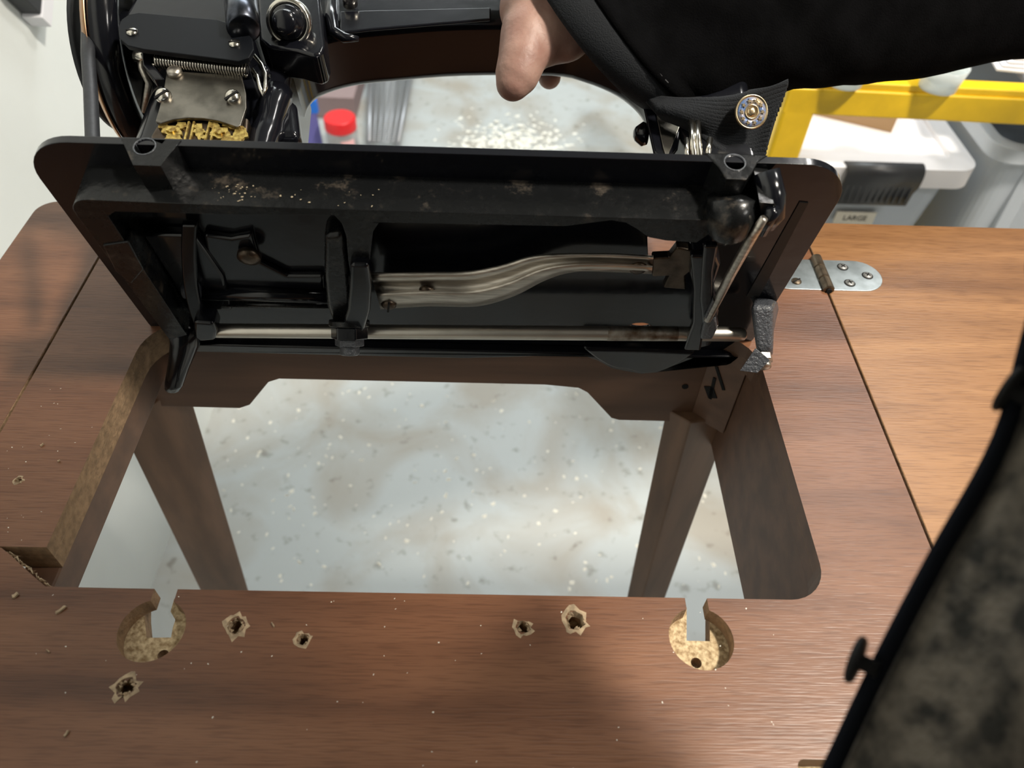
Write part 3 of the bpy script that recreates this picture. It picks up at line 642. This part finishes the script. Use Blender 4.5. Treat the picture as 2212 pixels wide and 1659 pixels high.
# bobbin-winder plate and bosses on the arm back
mp_ = [(258, 82), (255, 60), (262, 42), (278, 31), (300, 27), (470, 42), (520, 58), (545, 82), (548, 106), (538, 124), (515, 132), (485, 128), (310, 106), (275, 98)]
WD = .146
wp = mesh('winder_plate', prism([Q(mp_, WD)], WD-.003, WD, mxn), simple('satin_black_plate', (.005, .006, .008), .42, spec=.16), mach, bevel=.0005, seg=2)
for (x, y) in ((286, 70), (507, 95)): screw(MQ(x, y, WD), VD, .0030, wp, M_CHROME, cross=False, rot=1.5, h=.0016)
mesh('winder_block', prism([Q([(268, 30), (300, -30), (520, -30), (545, 70), (520, 100), (300, 85)], .143)], .112, .1428, mxn), M_ENA, mach, bevel=.003)
mesh('winder_boss', lathe([(.0075, 0), (.0088, .001), (.0088, .02), (.0075, .021)], MQ(527, 64, .150), MQ(514, -40, .150)-MQ(527, 64, .150), 24), simple('blued_steel', (.10, .11, .135), .28, 1., noise=.5, nscale=150), mach, smooth=True)
mesh('winder_bracket', prism([Q([(555, -20), (690, -20), (702, 100), (696, 118), (680, 124), (640, 112), (580, 105), (560, 90)], .134)], .114, .135, mxn), M_ENA, mach, bevel=.003, seg=3)
kc = MQ(624, 48, .141); KA = (VD*.6-VN*.8)
mesh('knob_ring', ringlathe([(.0092, -.004), (.0092, .0012), (.0106, .0022), (.0122, .001), (.0122, -.004)], kc, KA, 36), M_CHROME, mach, smooth=True)
kb = mesh('knob', lathe([(.0090, -.004), (.0090, .003), (.0084, .0045), (.0066, .005), (.0066, .0095), (.0056, .0108), (.003, .0115), (.0008, .0117)], kc, KA, 28), M_ENA, mach, smooth=True)
mesh('arm_stud', lathe([(.0045, 0), (.0045, .008), (.003, .009)], MQ(757, 10, .119), VD, 16), M_CHROME, mach, smooth=True)
mesh('arm_fillet', tube([MQ(x, y, .119) for x, y in ((715, -20), (716, 40), (722, 70), (745, 82), (775, 84))], [.004, .004, .0035, .003, .0015], 10), M_ENA, mach, smooth=True)
# handwheel, pulley and belt
HC = (.088, .165)
def wl(x): return MW(x, *HC)
hw = mesh('handwheel', join(ringlathe([(.0555, .002), (.0555, .013), (.060, .0165), (.0665, .0165), (.070, .013), (.0705, .0075), (.070, .003), (.066, -.0005), (.060, -.0005)], wl(-.2290), VX, 72),
    lathe([(.018, -.012), (.02, -.01), (.02, .018), (.018, .02)], wl(-.2290), VX, 28)), M_ENA, mach, smooth=True)
for k in range(5):
    a = 2*math.pi*k/5+.55; di = VD*math.cos(a)+VN*math.sin(a)
    mesh('spoke', tube([wl(-.219)+di*.016, wl(-.221)+di*.035, wl(-.222)+di*.058], [.008, .006, .007], 12, flat_n=VX, squash=.6), M_ENA, hw, smooth=True)
lab(mesh('rim_band', ringlathe([(.0668, -.0008), (.0702, .0028), (.0708, .0032), (.0676, -.0012)], wl(-.2290), VX, 72), M_COPPER, hw, smooth=True), 'worn copper edge of the wheel rim')
mesh('belt_pulley', ringlathe([(.020, 0), (.020, .012), (.052, .012), (.052, .009), (.047, .006), (.052, .003), (.052, 0)], wl(-.2455), VX, 56), M_BELT, mach, smooth=True)
bs = [MQ(190, 40, .134), MQ(190, 120, .132), MQ(196, 200, .130), MQ(200, 300, .128), MQ(201, 420, .128)]
mesh('drive_belt', tube(bs, .0036, 12, flat_n=VX, squash=1.), M_BELT, mach, smooth=True)
# head: face plate, needle bar, presser bar, thread guide
mesh('face_plate', prism([Q([(1385, 225), (1480, 225), (1462, 330), (1440, 360), (1410, 340)], .108)], .1085, .112, mxn), M_ENA, mach, bevel=.002)
mesh('polished_strip', prism([Q([(1412, 225), (1482, 240), (1440, 345), (1432, 320), (1424, 280)], .1125)], .112, .1132, mxn), M_CHROME, mach, bevel=.0004)
mesh('thread_guide', lathe([(.006, 0), (.007, .003), (.004, .007), (.002, .008)], MQ(1398, 290, .10), -VX, 16), M_ENA, mach, smooth=True)
for (a, b, r) in (((1492, 255), (1500, 345), .0017), ((1505, 255), (1511, 345), .0019), ((1483, 300), (1484, 345), .0012), ((1534, 300), (1528, 345), .0016)):
    mesh('needle_bar', tube([MQ(*a, .124), MQ(*b, .124)], r, 10), M_CHROME, mach, smooth=True)
mesh('presser_block', prism([Q([(1468, 250), (1560, 250), (1560, 350), (1455, 350)], .085)], .07, .09, mxn), M_BROWN, mach, bevel=.002)

# ================================================================== the person: hand on the arm, jacket
per = thing('person', (.75, -.25, 0), 'person in a black jacket gripping the sewing machine arm with one hand', 'person')
def L3(px, py, d): return MQ(px, py, d)
wr = at(1310, 20, .462)
palm = [L3(1140, 15, .138), L3(1160, -80, .142), L3(1100, -60, .136)]
G = []
def chain(pts, rs):
    for i in range(len(pts)-1): G.append(capsule(pts[i], pts[i+1], rs[i], rs[i+1]))
# thumb: base at the wrist side of the palm, tip hanging over the arch edge
chain([L3(1165, 20, .140), L3(1140, 75, .139), L3(1128, 128, .136), L3(1118, 158, .133), L3(1108, 180, .131)], [.0185, .0155, .0135, .0125, .0098])
chain([L3(1185, 40, .139), L3(1178, 90, .137), L3(1150, 118, .136)], [.017, .0135, .010])
chain([wr, L3(1190, 40, .138), L3(1150, -50, .140), L3(1130, -120, .138)], [.024, .020, .018, .014])
chain([wr, L3(1240, -40, .136), L3(1230, -120, .134)], [.024, .018, .014])
chain([L3(1190, 50, .140), L3(1220, 92, .136)], [.016, .011])
chain([L3(1140, 70, .137), L3(1180, 75, .138), L3(1222, 70, .137)], [.015, .0165, .016])
chain([L3(1150, 20, .141), L3(1200, 10, .140), L3(1250, 0, .138)], [.019, .019, .019])
# fingers over the far side of the arm and round underneath (machine frame)
for i, (x, tip) in enumerate(((.0130, .190), (.0325, .1835), (.0515, .196), (.069, .20))):
    f = [MW(x+.004, .130, .205), MW(x+.002, .122, .232), MW(x, .094, .240), MW(x, .066, .230), MW(x, .0565, .208), MW(x, .0575, tip)]
    k = (1, 1.05, 1, .85)[i]; chain(f, [v*k for v in (.0125, .0115, .0102, .0095, .009, .0078)])
    G.append(capsule(MW(x+.006, .134, .170), f[0], .013, .0125))
# forearm inside the sleeve
fore = [wr, at(1440, 0, .455), at(1617, -45, .475), at(1890, -100, .505), at(2190, -140, .54), at(2600, -190, .57)]
chain(fore, [.026, .027, .030, .033, .036, .038])
body = mesh('hand_and_forearm', join(*G), M_SKIN, per)
rm = body.modifiers.new('surface', 'REMESH'); rm.mode = 'VOXEL'; rm.voxel_size = .0016; rm.use_smooth_shade = True
sm = body.modifiers.new('smooth', 'SMOOTH'); sm.factor = .5; sm.iterations = 10
nl = L3(1080, 176, .133)
mesh('thumb_nail', tube([L3(1084, 160, .128), L3(1080, 178, .127), L3(1082, 192, .126)], [.004, .0055, .003], 10, squash=.4), M_NAIL, body, smooth=True)
# unseen rest of the figure, torso and head shaped to shade the table
def loft(rows, seg=28):
    V, F = [], []
    for (cx, cy, z, a, b) in rows:
        for k in range(seg): t = 6.283*k/seg; V.append(Vector((cx+a*math.cos(t), cy+b*math.sin(t), z)))
    n = len(rows)
    F = [[j*seg+k, j*seg+(k+1) % seg, (j+1)*seg+(k+1) % seg, (j+1)*seg+k] for j in range(n-1) for k in range(seg)]
    F += [list(range(seg))[::-1], [(n-1)*seg+k for k in range(seg)]]
    return V, F, [0]*len(F)
PXC, PYC = .24, -.30
mesh('jacket_body', loft([(.24, -.30, .72, .19, .13), (.24, -.26, .85, .185, .125), (.23, -.18, 1.05, .17, .12), (.215, -.03, 1.22, .165, .12), (.20, .07, 1.35, .155, .12), (.20, .12, 1.43, .13, .10), (.19, .14, 1.49, .07, .07)]), M_TWEED, per, smooth=True)
mesh('neck_and_head', loft([(.19, .14, 1.45, .058, .06), (.18, .17, 1.53, .055, .06), (.175, .20, 1.56, .06, .075), (.17, .21, 1.61, .072, .092), (.17, .21, 1.68, .077, .098), (.17, .20, 1.74, .066, .085), (.17, .195, 1.775, .03, .04)]), M_SKIN, per, smooth=True)
for sx in (-1, 1):
    mesh('trouser_leg', loft([(PXC+sx*.10, PYC, .06, .055, .06), (PXC+sx*.10, PYC, .45, .065, .068), (PXC+sx*.095, PYC, .80, .09, .095), (PXC+sx*.09, PYC, .86, .09, .1)]), M_PLACK, per, smooth=True)
    mesh('shoe', loft([(PXC+sx*.10, PYC+.05, .0, .048, .14), (PXC+sx*.10, PYC+.05, .03, .05, .14), (PXC+sx*.10, PYC+.02, .07, .045, .10), (PXC+sx*.10, PYC-.01, .10, .045, .06)]), M_BTN, per, smooth=True)
# sleeve rings: (top px, bottom px, depth, near shift px, near depth shift)
RG = [((1140, -170), (1430, 245), .470, -80, -.066), ((1172, -195), (1465, 240), .469, -76, -.066), ((1222, -215), (1512, 230), .467, -72, -.066), ((1300, -225), (1585, 218), .472, -90, -.055), ((1500, -290), (1735, 182), .490, -50, -.060),
      ((1660, -330), (1850, 176), .505, -40, -.062), ((1800, -370), (1975, 160), .520, -40, -.064), ((2150, -420), (2240, 118), .550, -30, -.064), ((2600, -460), (2600, 70), .58, -20, -.064), ((3000, -500), (2960, 10), .60, -10, -.066)]
def ring(i, grow=1., seg=40):
    i0 = min(int(i), len(RG)-2); t = i-i0; a, b = RG[i0], RG[i0+1]
    mixv = lambda u, v: u+(v-u)*t
    tp = (mixv(a[0][0], b[0][0]), mixv(a[0][1], b[0][1])); bt = (mixv(a[1][0], b[1][0]), mixv(a[1][1], b[1][1]))
    dp, ns, nd = mixv(a[2], b[2]), mixv(a[3], b[3]), mixv(a[4], b[4])
    pt, pb = at(*tp, dp), at(*bt, dp); c = (pt+pb)/2; va = (pb-pt)/2*grow
    vb = (at((tp[0]+bt[0])/2+ns, (tp[1]+bt[1])/2, dp+nd)-c)*grow
    return [c+va*math.cos(6.283*k/seg)+vb*math.sin(6.283*k/seg) for k in range(seg)]
def shell(i0, i1, n, grow, seg=40, wr=0.):
    V, F = [], []
    for j in range(n):
        i = i0+(i1-i0)*j/(n-1); g = grow(j/(n-1)) if callable(grow) else grow
        V += [p for p in ring(i, g, seg)]
    if wr:
        c = None
        for j in range(n):
            r = V[j*seg:(j+1)*seg]; c = sum(r, Vector())/seg
            for k in range(seg):
                w = wr*(math.sin(k*.55+j*.9)*.5+math.sin(k*1.3-j*.63+1)*.3+math.sin(j*1.1+k*.2)*.4)*min(1, j/4)
                V[j*seg+k] = V[j*seg+k]+(V[j*seg+k]-c).normalized()*w
    F = [[j*seg+k, j*seg+(k+1) % seg, (j+1)*seg+(k+1) % seg, (j+1)*seg+k] for j in range(n-1) for k in range(seg)]
    return V, F, [0]*len(F)
sv = mesh('sleeve', shell(1.9, 9, 40, lambda t: 1.0, wr=.0022), M_CLOTH, per, smooth=True)
so = sv.modifiers.new('thickness', 'SOLIDIFY'); so.thickness = .002; so.offset = 1
cf = mesh('cuff', shell(0, 2.1, 8, lambda t: .97+.045*math.sin(t*3.0)), M_CUFF, per, smooth=True)
so = cf.modifiers.new('thickness', 'SOLIDIFY'); so.thickness = .0025; so.offset = 0
# stitches beside the cuff seam
st = []
rr_ = ring(2.25, 1.035, 160)
for k in range(20, 62):
    if k % 2: st.append(tube([rr_[k], rr_[k+1]], .0005, 6))
mesh('cuff_stitching', join(*st), simple('dark_thread', (.05, .05, .052), .6), cf)
# loose corduroy cuff tab with a brass button
tl = [curve([(1395, 212, .430), (1480, 218, .424), (1560, 212, .420), (1630, 198, .420), (1700, 176, .422)], 8), curve([(1432, 252, .432), (1500, 282, .428), (1560, 330, .424), (1620, 350, .424), (1648, 352, .424)], 8)]
def tabf(u, v):
    i = u*(len(tl[0])-1); i0 = min(int(i), len(tl[0])-2); t = i-i0
    a = np.array(tl[0][i0])*(1-t)+np.array(tl[0][i0+1])*t; b = np.array(tl[1][i0])*(1-t)+np.array(tl[1][i0+1])*t
    p = a+(b-a)*v; p[1] += 9*math.sin(u*3.14)*math.sin(v*3.14)
    w = .0011*(abs(math.sin(v*math.pi*17+.9*math.sin(u*9)))**.7)
    return at(p[0], p[1], p[2]-w-.006*math.sin(u*5+v*2.2)*math.sin(v*3.14))
tb = mesh('cuff_tab', grid(60, 170, tabf), M_CUFF, per, smooth=True)
so = tb.modifiers.new('thickness', 'SOLIDIFY'); so.thickness = .002; so.offset = 1
bp_ = at(1623, 242, .412); bn = (Vector(CAM)-bp_).normalized(); bn = (bn+Vector((.35, 0, .15))).normalized()
BR = .0090
bt = mesh('metal_button', join(lathe([(BR*.9, -.0022), (BR, -.001), (BR, .0006), (BR*.965, .0011), (BR*.90, .0011), (BR*.87, .0004), (BR*.40, .0006)], bp_, bn, 44)), M_BRN, per, smooth=True)
mesh('enamel_ring', ringlathe([(BR*.42, .0004), (BR*.42, .00072), (BR*.86, .00062), (BR*.86, .0003)], bp_, bn, 44), M_BLUE, bt, smooth=True)
mesh('button_centre', join(ringlathe([(BR*.33, .0005), (BR*.35, .0012), (BR*.42, .0012), (BR*.44, .0005)], bp_, bn, 36), lathe([(BR*.29, .0004), (BR*.27, .0010), (BR*.1, .0013)], bp_, bn, 28)), M_BRN, bt, smooth=True)
a_, u_, v_ = basis(bn)
for k in range(10):
    t = 2*math.pi*k/10; c = bp_+(u_*math.cos(t)+v_*math.sin(t))*BR*.64; V = []
    for z in (.0006, .00125):
        for i in range(10):
            q = t+math.pi*i/5; r = BR*(.155 if i % 2 == 0 else .065); V.append(c+(u_*math.cos(q)+v_*math.sin(q))*r+a_*z)
    mesh('button_star', (V, [list(range(10))[::-1], list(range(10, 20))]+[[i, (i+1) % 10, 10+(i+1) % 10, 10+i] for i in range(10)], [0]*12), M_BRN, bt)
# jacket front hanging close to the camera
je = [at(2330, 420, .19), at(2225, 690, .187), at(2150, 950, .184), at(2005, 1215, .184), at(1885, 1445, .186), at(1785, 1655, .190), at(1690, 1850, .195)]
je = [Vector(p) for p in curve([(.235, .12, TT+.66), (.205, .125, TT+.50), (.168, .13, TT+.36)]+[tuple(p) for p in je], 6)]  # upper rows, out of view, added to widen the shadow on the table
def jf(u, v):
    i = v*(len(je)-1); i0 = min(int(i), len(je)-2); t = i-i0; p = je[i0].lerp(je[i0+1], t)
    c = Vector(CAM)-p; k = min(1, max(0, (v-.22)/.2)); lo_ = c.normalized()*(.052*u**1.2-.008*(1-min(1, u*6))**2-.008*math.sin(u*7+v*2)*u)+VX*(.003+.062*u)
    return p+lo_*k+Vector((.10*u, -.11*u, 0))*(1-k)
jk = mesh('jacket_front', grid(26, 50, jf), M_TWEED, per, smooth=True)
so = jk.modifiers.new('thickness', 'SOLIDIFY'); so.thickness = .004; so.offset = -1
mesh('jacket_placket', tube([p+(p-Vector(CAM)).normalized()*.004+Vector((.0015, 0, 0)) for p in je], [.0030]*len(je), 14, squash=.6), M_PLACK, per, smooth=True)
for (x, y, dp) in ((1868, 1434, .187), (2198, 850, .184)):
    ax = at(x-30, y-14, dp)-at(x, y, dp); vr = (at(x, y, dp)-Vector(CAM)).normalized(); ax = (ax.normalized()-vr*(ax.normalized().dot(vr))+vr*.12).normalized()
    b2 = mesh('jacket_button', lathe([(.002, -.003), (.002, .0008), (.0054, .0012), (.006, .0018), (.006, .0026), (.0054, .003), (.004, .0028)], at(x, y, dp), ax, 28), M_BTN, per, smooth=True)

# ================================================================== beyond the table: yellow cart and bins
cart = thing('utility_cart', (.9, 1.2, 0), 'yellow painted steel cart with grey mat standing behind the table', 'cart')
CYF = .95
p = yp(1712, 330, CYF); q = yp(2212, 240, CYF)
zt, zb = TT-.140, TT-.176
PX0, PX1 = .372, .4165
mesh('front_beam', prism([[(PX0, zb), (1.5, zb), (1.5, zt), (PX0, zt)]], CYF, CYF+.028, lambda u, v, h: Vector((u, h, v))), M_YEL, cart, bevel=.003, seg=3)
mesh('beam_lip', box(((.40+1.5)/2, CYF+.016, zt+.004), (1.10, .024, .010)), M_YEL, cart, bevel=.002)
mesh('post', box(((PX0+PX1)/2, CYF+.020, (zt)/2+.0), (PX1-PX0, .04, zt)), M_YEL, cart, bevel=.006, seg=4)
mesh('post', box((1.48, CYF+.020, zt/2), (.04, .04, zt)), M_YEL, cart, bevel=.006, seg=4)
mesh('post', box((.394, 1.52, zt/2), (.04, .04, zt)), M_YEL, cart, bevel=.006, seg=4)
mesh('side_beam', box((.394, 1.24, (zt+zb)/2), (.03, .55, zt-zb)), M_YEL, cart, bevel=.003)
fil = [(PX1, zb)]+arc(PX1+.012, zb-.012, .012, 180, 90, 5)[1:-1]+[(PX1+.012, zb)]
mesh('shelf_mat', box((1.09, CYF+.30, zt-.001), (.78, .54, .006)), M_DGREY, cart)
mesh('lower_shelf', box((.95, CYF+.30, .095), (1.06, .56, .012)), M_YEL, cart, bevel=.002)
cart.matrix_world = Matrix.Translation((.394, CYF, 0))@Matrix.Rotation(R(-2), 4, 'Z')@Matrix.Translation((-.394, -CYF, 0))@cart.matrix_world
# things on the cart top
def dish(px, py, r, label):
    c = hit(px, py, [0, 0, zt+.02], [0, 0, 1]); c = Vector((c[0], CYF+.002-(c[0]-.394)*.035, zt+.0091))
    t = thing('plastic_cup', c, label, 'cup', 'clear cups on the cart')
    h = .03
    mesh('cup_wall', ringlathe([(r*.82, .0), (r, h), (r-.0015, h), (r*.82-.0015, .0015)], c, VZ, 36), M_DISH, t, smooth=True)
    mesh('cup_base', lathe([(r*.82, 0), (r*.82, .0016), (r*.3, .003)], c, VZ, 32), M_DISH, t, smooth=True)
dish(1838, 176, .027, 'cloudy clear cup on the yellow beam, left of two')
dish(2022, 158, .028, 'cloudy clear cup on the yellow beam, right of two, beside the papers')
for i in range(4):
    c = Vector((.79+.004*i, CYF+.128+.006*i, zt+.0046+.0042*i))
    a = R(-9+2*i); ax = (Vector((math.cos(a), math.sin(a), 0)), Vector((-math.sin(a), math.cos(a), 0)), VZ)
    setp(mesh('paper_pad', box(c, (.22, .17, .0036), ax), M_PAPER, bevel=.0008, seg=2), ['bottom white paper pad of the stack on the grey cart mat', 'second lowest white paper pad of the stack on the cart', 'second highest white paper pad of the stack on the cart', 'topmost white paper pad of the stack on the cart'][i], 'paper pad', 'white paper pads on the cart')
# bin with the white lid and the black latch
BXR, LZ, BY = .700, TT-.272, .99
bn1 = thing('storage_bin', (.50, 1.15, .101), 'smoky clear storage bin with white lid, black latch and LARGE label', 'storage bin')
def bucket(x0, x1, y0, y1, z0, z1, dx, t=.003):
    o1, o0 = rrect(x0, y0, x1, y1, .03), rrect(x0+dx, y0+dx, x1-dx, y1-dx, .025); n = len(o1)
    i1, i0 = rrect(x0+t, y0+t, x1-t, y1-t, .028), rrect(x0+dx+t, y0+dx+t, x1-dx-t, y1-dx-t, .023)
    V = [Vector((*p, z0)) for p in o0]+[Vector((*p, z1)) for p in o1]+[Vector((*p, z1)) for p in i1]+[Vector((*p, z0+t)) for p in i0]
    F = [list(range(n))[::-1], list(range(3*n, 4*n))]
    for k in range(3): F += [[k*n+i, k*n+(i+1) % n, (k+1)*n+(i+1) % n, (k+1)*n+i] for i in range(n)]
    return V, F, [0]*len(F)
mesh('bin_body', bucket(.33, BXR-.02, BY, 1.40, .101, LZ-.01, .035), M_BIN, bn1, smooth=False)
o_ = rrect(.315, BY-.014, BXR, 1.42, .03, 8); i_ = rrect(.345, BY+.016, BXR-.03, 1.39, .02, 8)
mesh('bin_lid', prism([o_, i_], LZ-.028, LZ+.003, lambda u, v, h: Vector((u, v, h))), M_WPL, bn1, bevel=.009, seg=4, angle=50)
mesh('lid_panel', prism([i_], LZ-.010, LZ-.005, lambda u, v, h: Vector((u, v, h))), M_WPL, bn1)
lx0, lx1 = .497, .618
lt = curve([(BY+.006, LZ-.004), (BY-.006, LZ+.006), (BY-.018, LZ+.003), (BY-.022, LZ-.012), (BY-.018, LZ-.052), (BY-.017, LZ-.055)], 4)
V = []
for (y, z) in lt: V += [Vector((lx0+.004, y, z)), Vector((lx1-.004*(1 if z > LZ-.03 else 2), y, z))]
F = [[2*i, 2*i+1, 2*i+3, 2*i+2] for i in range(len(lt)-1)]
la = mesh('latch', (V, F, [0]*len(F)), M_BPL, bn1, smooth=True)
so = la.modifiers.new('thickness', 'SOLIDIFY'); so.thickness = .004; so.offset = 0
for k in range(11):
    mesh('latch_rib', box((lx0+.012+k*.0095, BY-.0225, LZ-.032), (.0022, .002, .036)), M_BPL, la)
for (xa, xb) in ((.50, .517), (.575, .590)):
    mesh('bin_rib', prism([[(xa, LZ-.02), (xb, LZ-.02), (xb+.045, LZ-.16), (xa+.045, LZ-.16)]], BY+.012, BY+.018, lambda u, v, h: Vector((u, h, v))), M_BIN2, bn1)
mesh('bin_contents', box((.49, 1.2, .25), (.24, .30, .26)), M_CONT, bn1, bevel=.01)
# label with lettering
lc = yp(1845, 469, BY+.004)
LB = mesh('label_plate', box((lc.x, BY+.002, lc.z), (.062, .002, .022), (VX, Vector((0, 1, 0)), VZ)), M_LABEL, bn1)
fc = bpy.data.curves.new('lettering', 'FONT'); fc.body = 'LARGE'; fc.size = .0125; fc.align_x = 'CENTER'; fc.align_y = 'CENTER'; fc.extrude = .0002
fo = bpy.data.objects.new('lettering', fc); COL.objects.link(fo); fo.location = (lc.x, BY+.0006, lc.z); fo.rotation_euler = (R(90), 0, 0); bpy.context.view_layer.update()
me = bpy.data.meshes.new_from_object(fo.evaluated_get(bpy.context.evaluated_depsgraph_get())); mw = fo.matrix_world.copy(); bpy.data.objects.remove(fo)
mesh('lettering', ([mw@v.co for v in me.vertices], [list(p.vertices) for p in me.polygons]), M_INK, LB)
# cardboard box on the lid
cbx = hit(1925, 287, [0, 0, LZ-.005], [0, 0, 1]); a = R(-24); ax = (Vector((math.cos(a), math.sin(a), 0)), Vector((-math.sin(a), math.cos(a), 0)), VZ)
cbo = thing('cardboard_box', (cbx[0]-.05, cbx[1]+.1, LZ-.005), 'brown cardboard box on the white lid of the storage bin', 'box')
cc = Vector((cbx[0], cbx[1], LZ-.005))-ax[0]*.09+ax[1]*.07+VZ*.0152
mesh('carton', box(cc, (.18, .14, .03), ax), M_CARD, cbo, bevel=.001)
mesh('carton_flap', box(cc+VZ*.0158-ax[0]*.0+ax[1]*.035, (.18, .069, .0012), ax), M_CARD, cbo)
# second, frosted bin to the right
bn2 = thing('storage_bin', (.93, 1.15, .101), 'frosted clear storage bin to the right of the white-lidded bin', 'storage bin')
mesh('bin_body', bucket(.715, 1.18, BY-.01, 1.40, .101, TT-.235, .035), M_BIN2, bn2)
mesh('bin_rim', prism([rrect(.700, BY-.025, 1.20, 1.42, .035, 8), rrect(.718, BY-.007, 1.18, 1.40, .03, 8)], TT-.25, TT-.228, lambda u, v, h: Vector((u, v, h))), M_BIN2, bn2, bevel=.003)
for k in range(4):
    x = .765+k*.105; mesh('bin_rib', prism([[(x, TT-.25), (x+.022, TT-.25), (x+.04, .15), (x+.022, .15)]], BY-.008, BY+.02, lambda u, v, h: Vector((u, h, v))), M_BIN2, bn2)
mesh('bin_handle', ringlathe([(.030, -.006), (.030, .006), (.038, .006), (.038, -.006)], (.80, BY-.014, TT-.235), (0, 1, .3), 28), M_DISH, bn2, smooth=True)
mesh('bin_contents', box((.95, 1.2, .24), (.34, .32, .24)), M_CONT, bn2, bevel=.01)

# ================================================================== along the left wall
jz = .12
jp = zp(733, 252, jz-.75); jb = Vector((jp.x, jp.y, 0))
jar = thing('jar', jb, 'clear plastic jar with a red screw lid on the floor by the wall', 'jar')
mesh('jar_body', lathe([(.034, 0), (.038, .004), (.038, jz-.04), (.032, jz-.03), (.032, jz-.02)], jb, VZ, 36), M_JAR, jar, smooth=True)
mesh('jar_contents', lathe([(.033, .003), (.033, .05)], jb, VZ, 24), M_DGREY, jar)
mesh('jar_lid', lathe([(.0385, jz-.03), (.0385, jz-.003), (.036, jz), (.01, jz)], jb, VZ, 40), M_RED, jar, bevel=.0015)
th = [math.pi*(-.48+.30*i/8) for i in range(9)]
V = [jb+Vector((.0386*math.cos(t), .0386*math.sin(t), z)) for z in (.02, jz-.045) for t in th]
lb = mesh('jar_label', (V, [[i, i+1, 10+i, 9+i] for i in range(8)], [0]*8), M_PINK, jar, smooth=True)
so = lb.modifiers.new('thickness', 'SOLIDIFY'); so.thickness = .0004
vb = zp(662, 330, -.75); v1 = yp(648, 240, vb.y+.02)
vx = thing('card_folder', (vb.x, vb.y, 0), 'violet card folder with a bright blue taped corner beside the jar', 'folder')
a0, a1 = zp(640, 335, -.75), zp(700, 335, -.75)
W_ = (a1-a0); T_ = yp(690, 205, a1.y+.03); hgt = T_.z
V = []
for dy in (0, .012):
    V += [Vector((a0.x-.05, a0.y+dy, 0)), Vector((a1.x, a1.y+dy, 0)), Vector((a1.x-.012, a1.y+.03+dy, hgt-.02)), Vector((a0.x-.05, a0.y+.03+dy, hgt-.02))]
mesh('folder_cover', (V, [[0, 1, 2, 3], [7, 6, 5, 4], [0, 4, 5, 1], [1, 5, 6, 2], [2, 6, 7, 3], [3, 7, 4, 0]], [0]*6), M_PURP, vx, bevel=.001)
e1, e2 = V[1], V[2]; ed = (e2-e1)
k0, k1 = e1+ed*.80, e1+ed*1.0
V2 = [k0+Vector((-.03, -.0015, 0)), k0+Vector((.006, -.0015, 0)), k1+Vector((.006, -.0015, .004)), k1+Vector((-.03, -.0015, .004))]
V2 += [p+Vector((0, .016, 0)) for p in V2]
mesh('tape', (V2, [[0, 1, 2, 3], [7, 6, 5, 4], [0, 4, 5, 1], [1, 5, 6, 2], [2, 6, 7, 3], [3, 7, 4, 0]], [0]*6), M_BLUT, vx)
# grey-brown flat cartons behind the jar
f0 = zp(722, 215, -.75)
fc2 = thing('flat_carton', (f0.x, f0.y, 0), 'dull mauve flat carton lying on the floor behind the red-lidded jar', 'carton')
mesh('carton_body', box((f0.x-.02, f0.y+.05, .03), (.19, .30, .06)), M_MAROON, fc2, bevel=.003)
mesh('carton_strip', box((f0.x+.02, f0.y+.16, .0612), (.10, .05, .002)), M_TAN, fc2)
# wire mesh rack leaning along the wall side
g0, g1 = zp(800, 330, -.75), zp(805, 150, -.75)
h0, h1 = zp(862, 330, -.75), zp(900, 130, -.75)
rk = thing('wire_rack', ((g0.x+h0.x)/2, (g0.y+g1.y)/2, 0), 'grey wire mesh rack lying on the floor right of the jar', 'rack')
for p_, q_, r_ in ((g0, g1, .007), (h0, h1, .006)):
    mesh('rack_rail', tube([p_+VZ*.03, q_+VZ*.03], r_, 10), M_MESH, rk, smooth=True)
gw = []
for i in range(44):
    t = i/43; gw.append(tube([g0.lerp(g1, t)+VZ*.03, h0.lerp(h1, t)+VZ*.03], .0016, 5))
mesh('rack_wires', join(*gw), M_MESH, rk, smooth=True, kind='stuff')
for i in range(1, 6):
    t = i/6; mesh('rack_bar', tube([g0.lerp(h0, t)+VZ*.031, g1.lerp(h1, t)+VZ*.031], .0026, 6), M_MESH, rk, smooth=True)
for p_ in (g0, g1, h0, h1): mesh('rack_foot', lathe([(.006, 0), (.006, .03)], Vector((p_.x, p_.y, 0)), VZ, 10), M_MESH, rk)
# cream box with navy band leaning low by the wall, and the charcoal box on a white tray
b0 = zp(255, 275, -.60)
cbx2 = thing('cream_box', (-.44, b0.y, 0), 'cream box with a navy band standing on the floor behind the handwheel', 'box')
xb = -.42; yb_ = 1.30
ax = (Vector((math.cos(.5), math.sin(.5), 0)), Vector((-math.sin(.5), math.cos(.5), 0)), VZ)
bb = hit(262, 262, [0, 0, .28], [0, 0, 1]); bb = Vector((bb[0], bb[1], 0))
cbx2.matrix_world = Matrix.Translation(bb)
mesh('box_body', box(bb+Vector((.10, -.02, .14)), (.14, .10, .28)), M_CREAM, cbx2, bevel=.003)
w0 = xp(30, -28, -.509)
shf = thing('wall_box', (-.509, w0.y, w0.z), 'charcoal box with a white edge fixed to the white wall', 'box')
ax = (VX, Vector((0, .80, .60)).normalized(), Vector((0, -.60, .80)).normalized())
mesh('box_face', box(w0+Vector((.012, .02, .03)), (.020, .11, .050), ax), M_DARKG, shf, bevel=.001)
mesh('box_edge', box(w0+Vector((.012, .038, .0)), (.022, .11, .018), ax), M_PAPER, shf, bevel=.001)
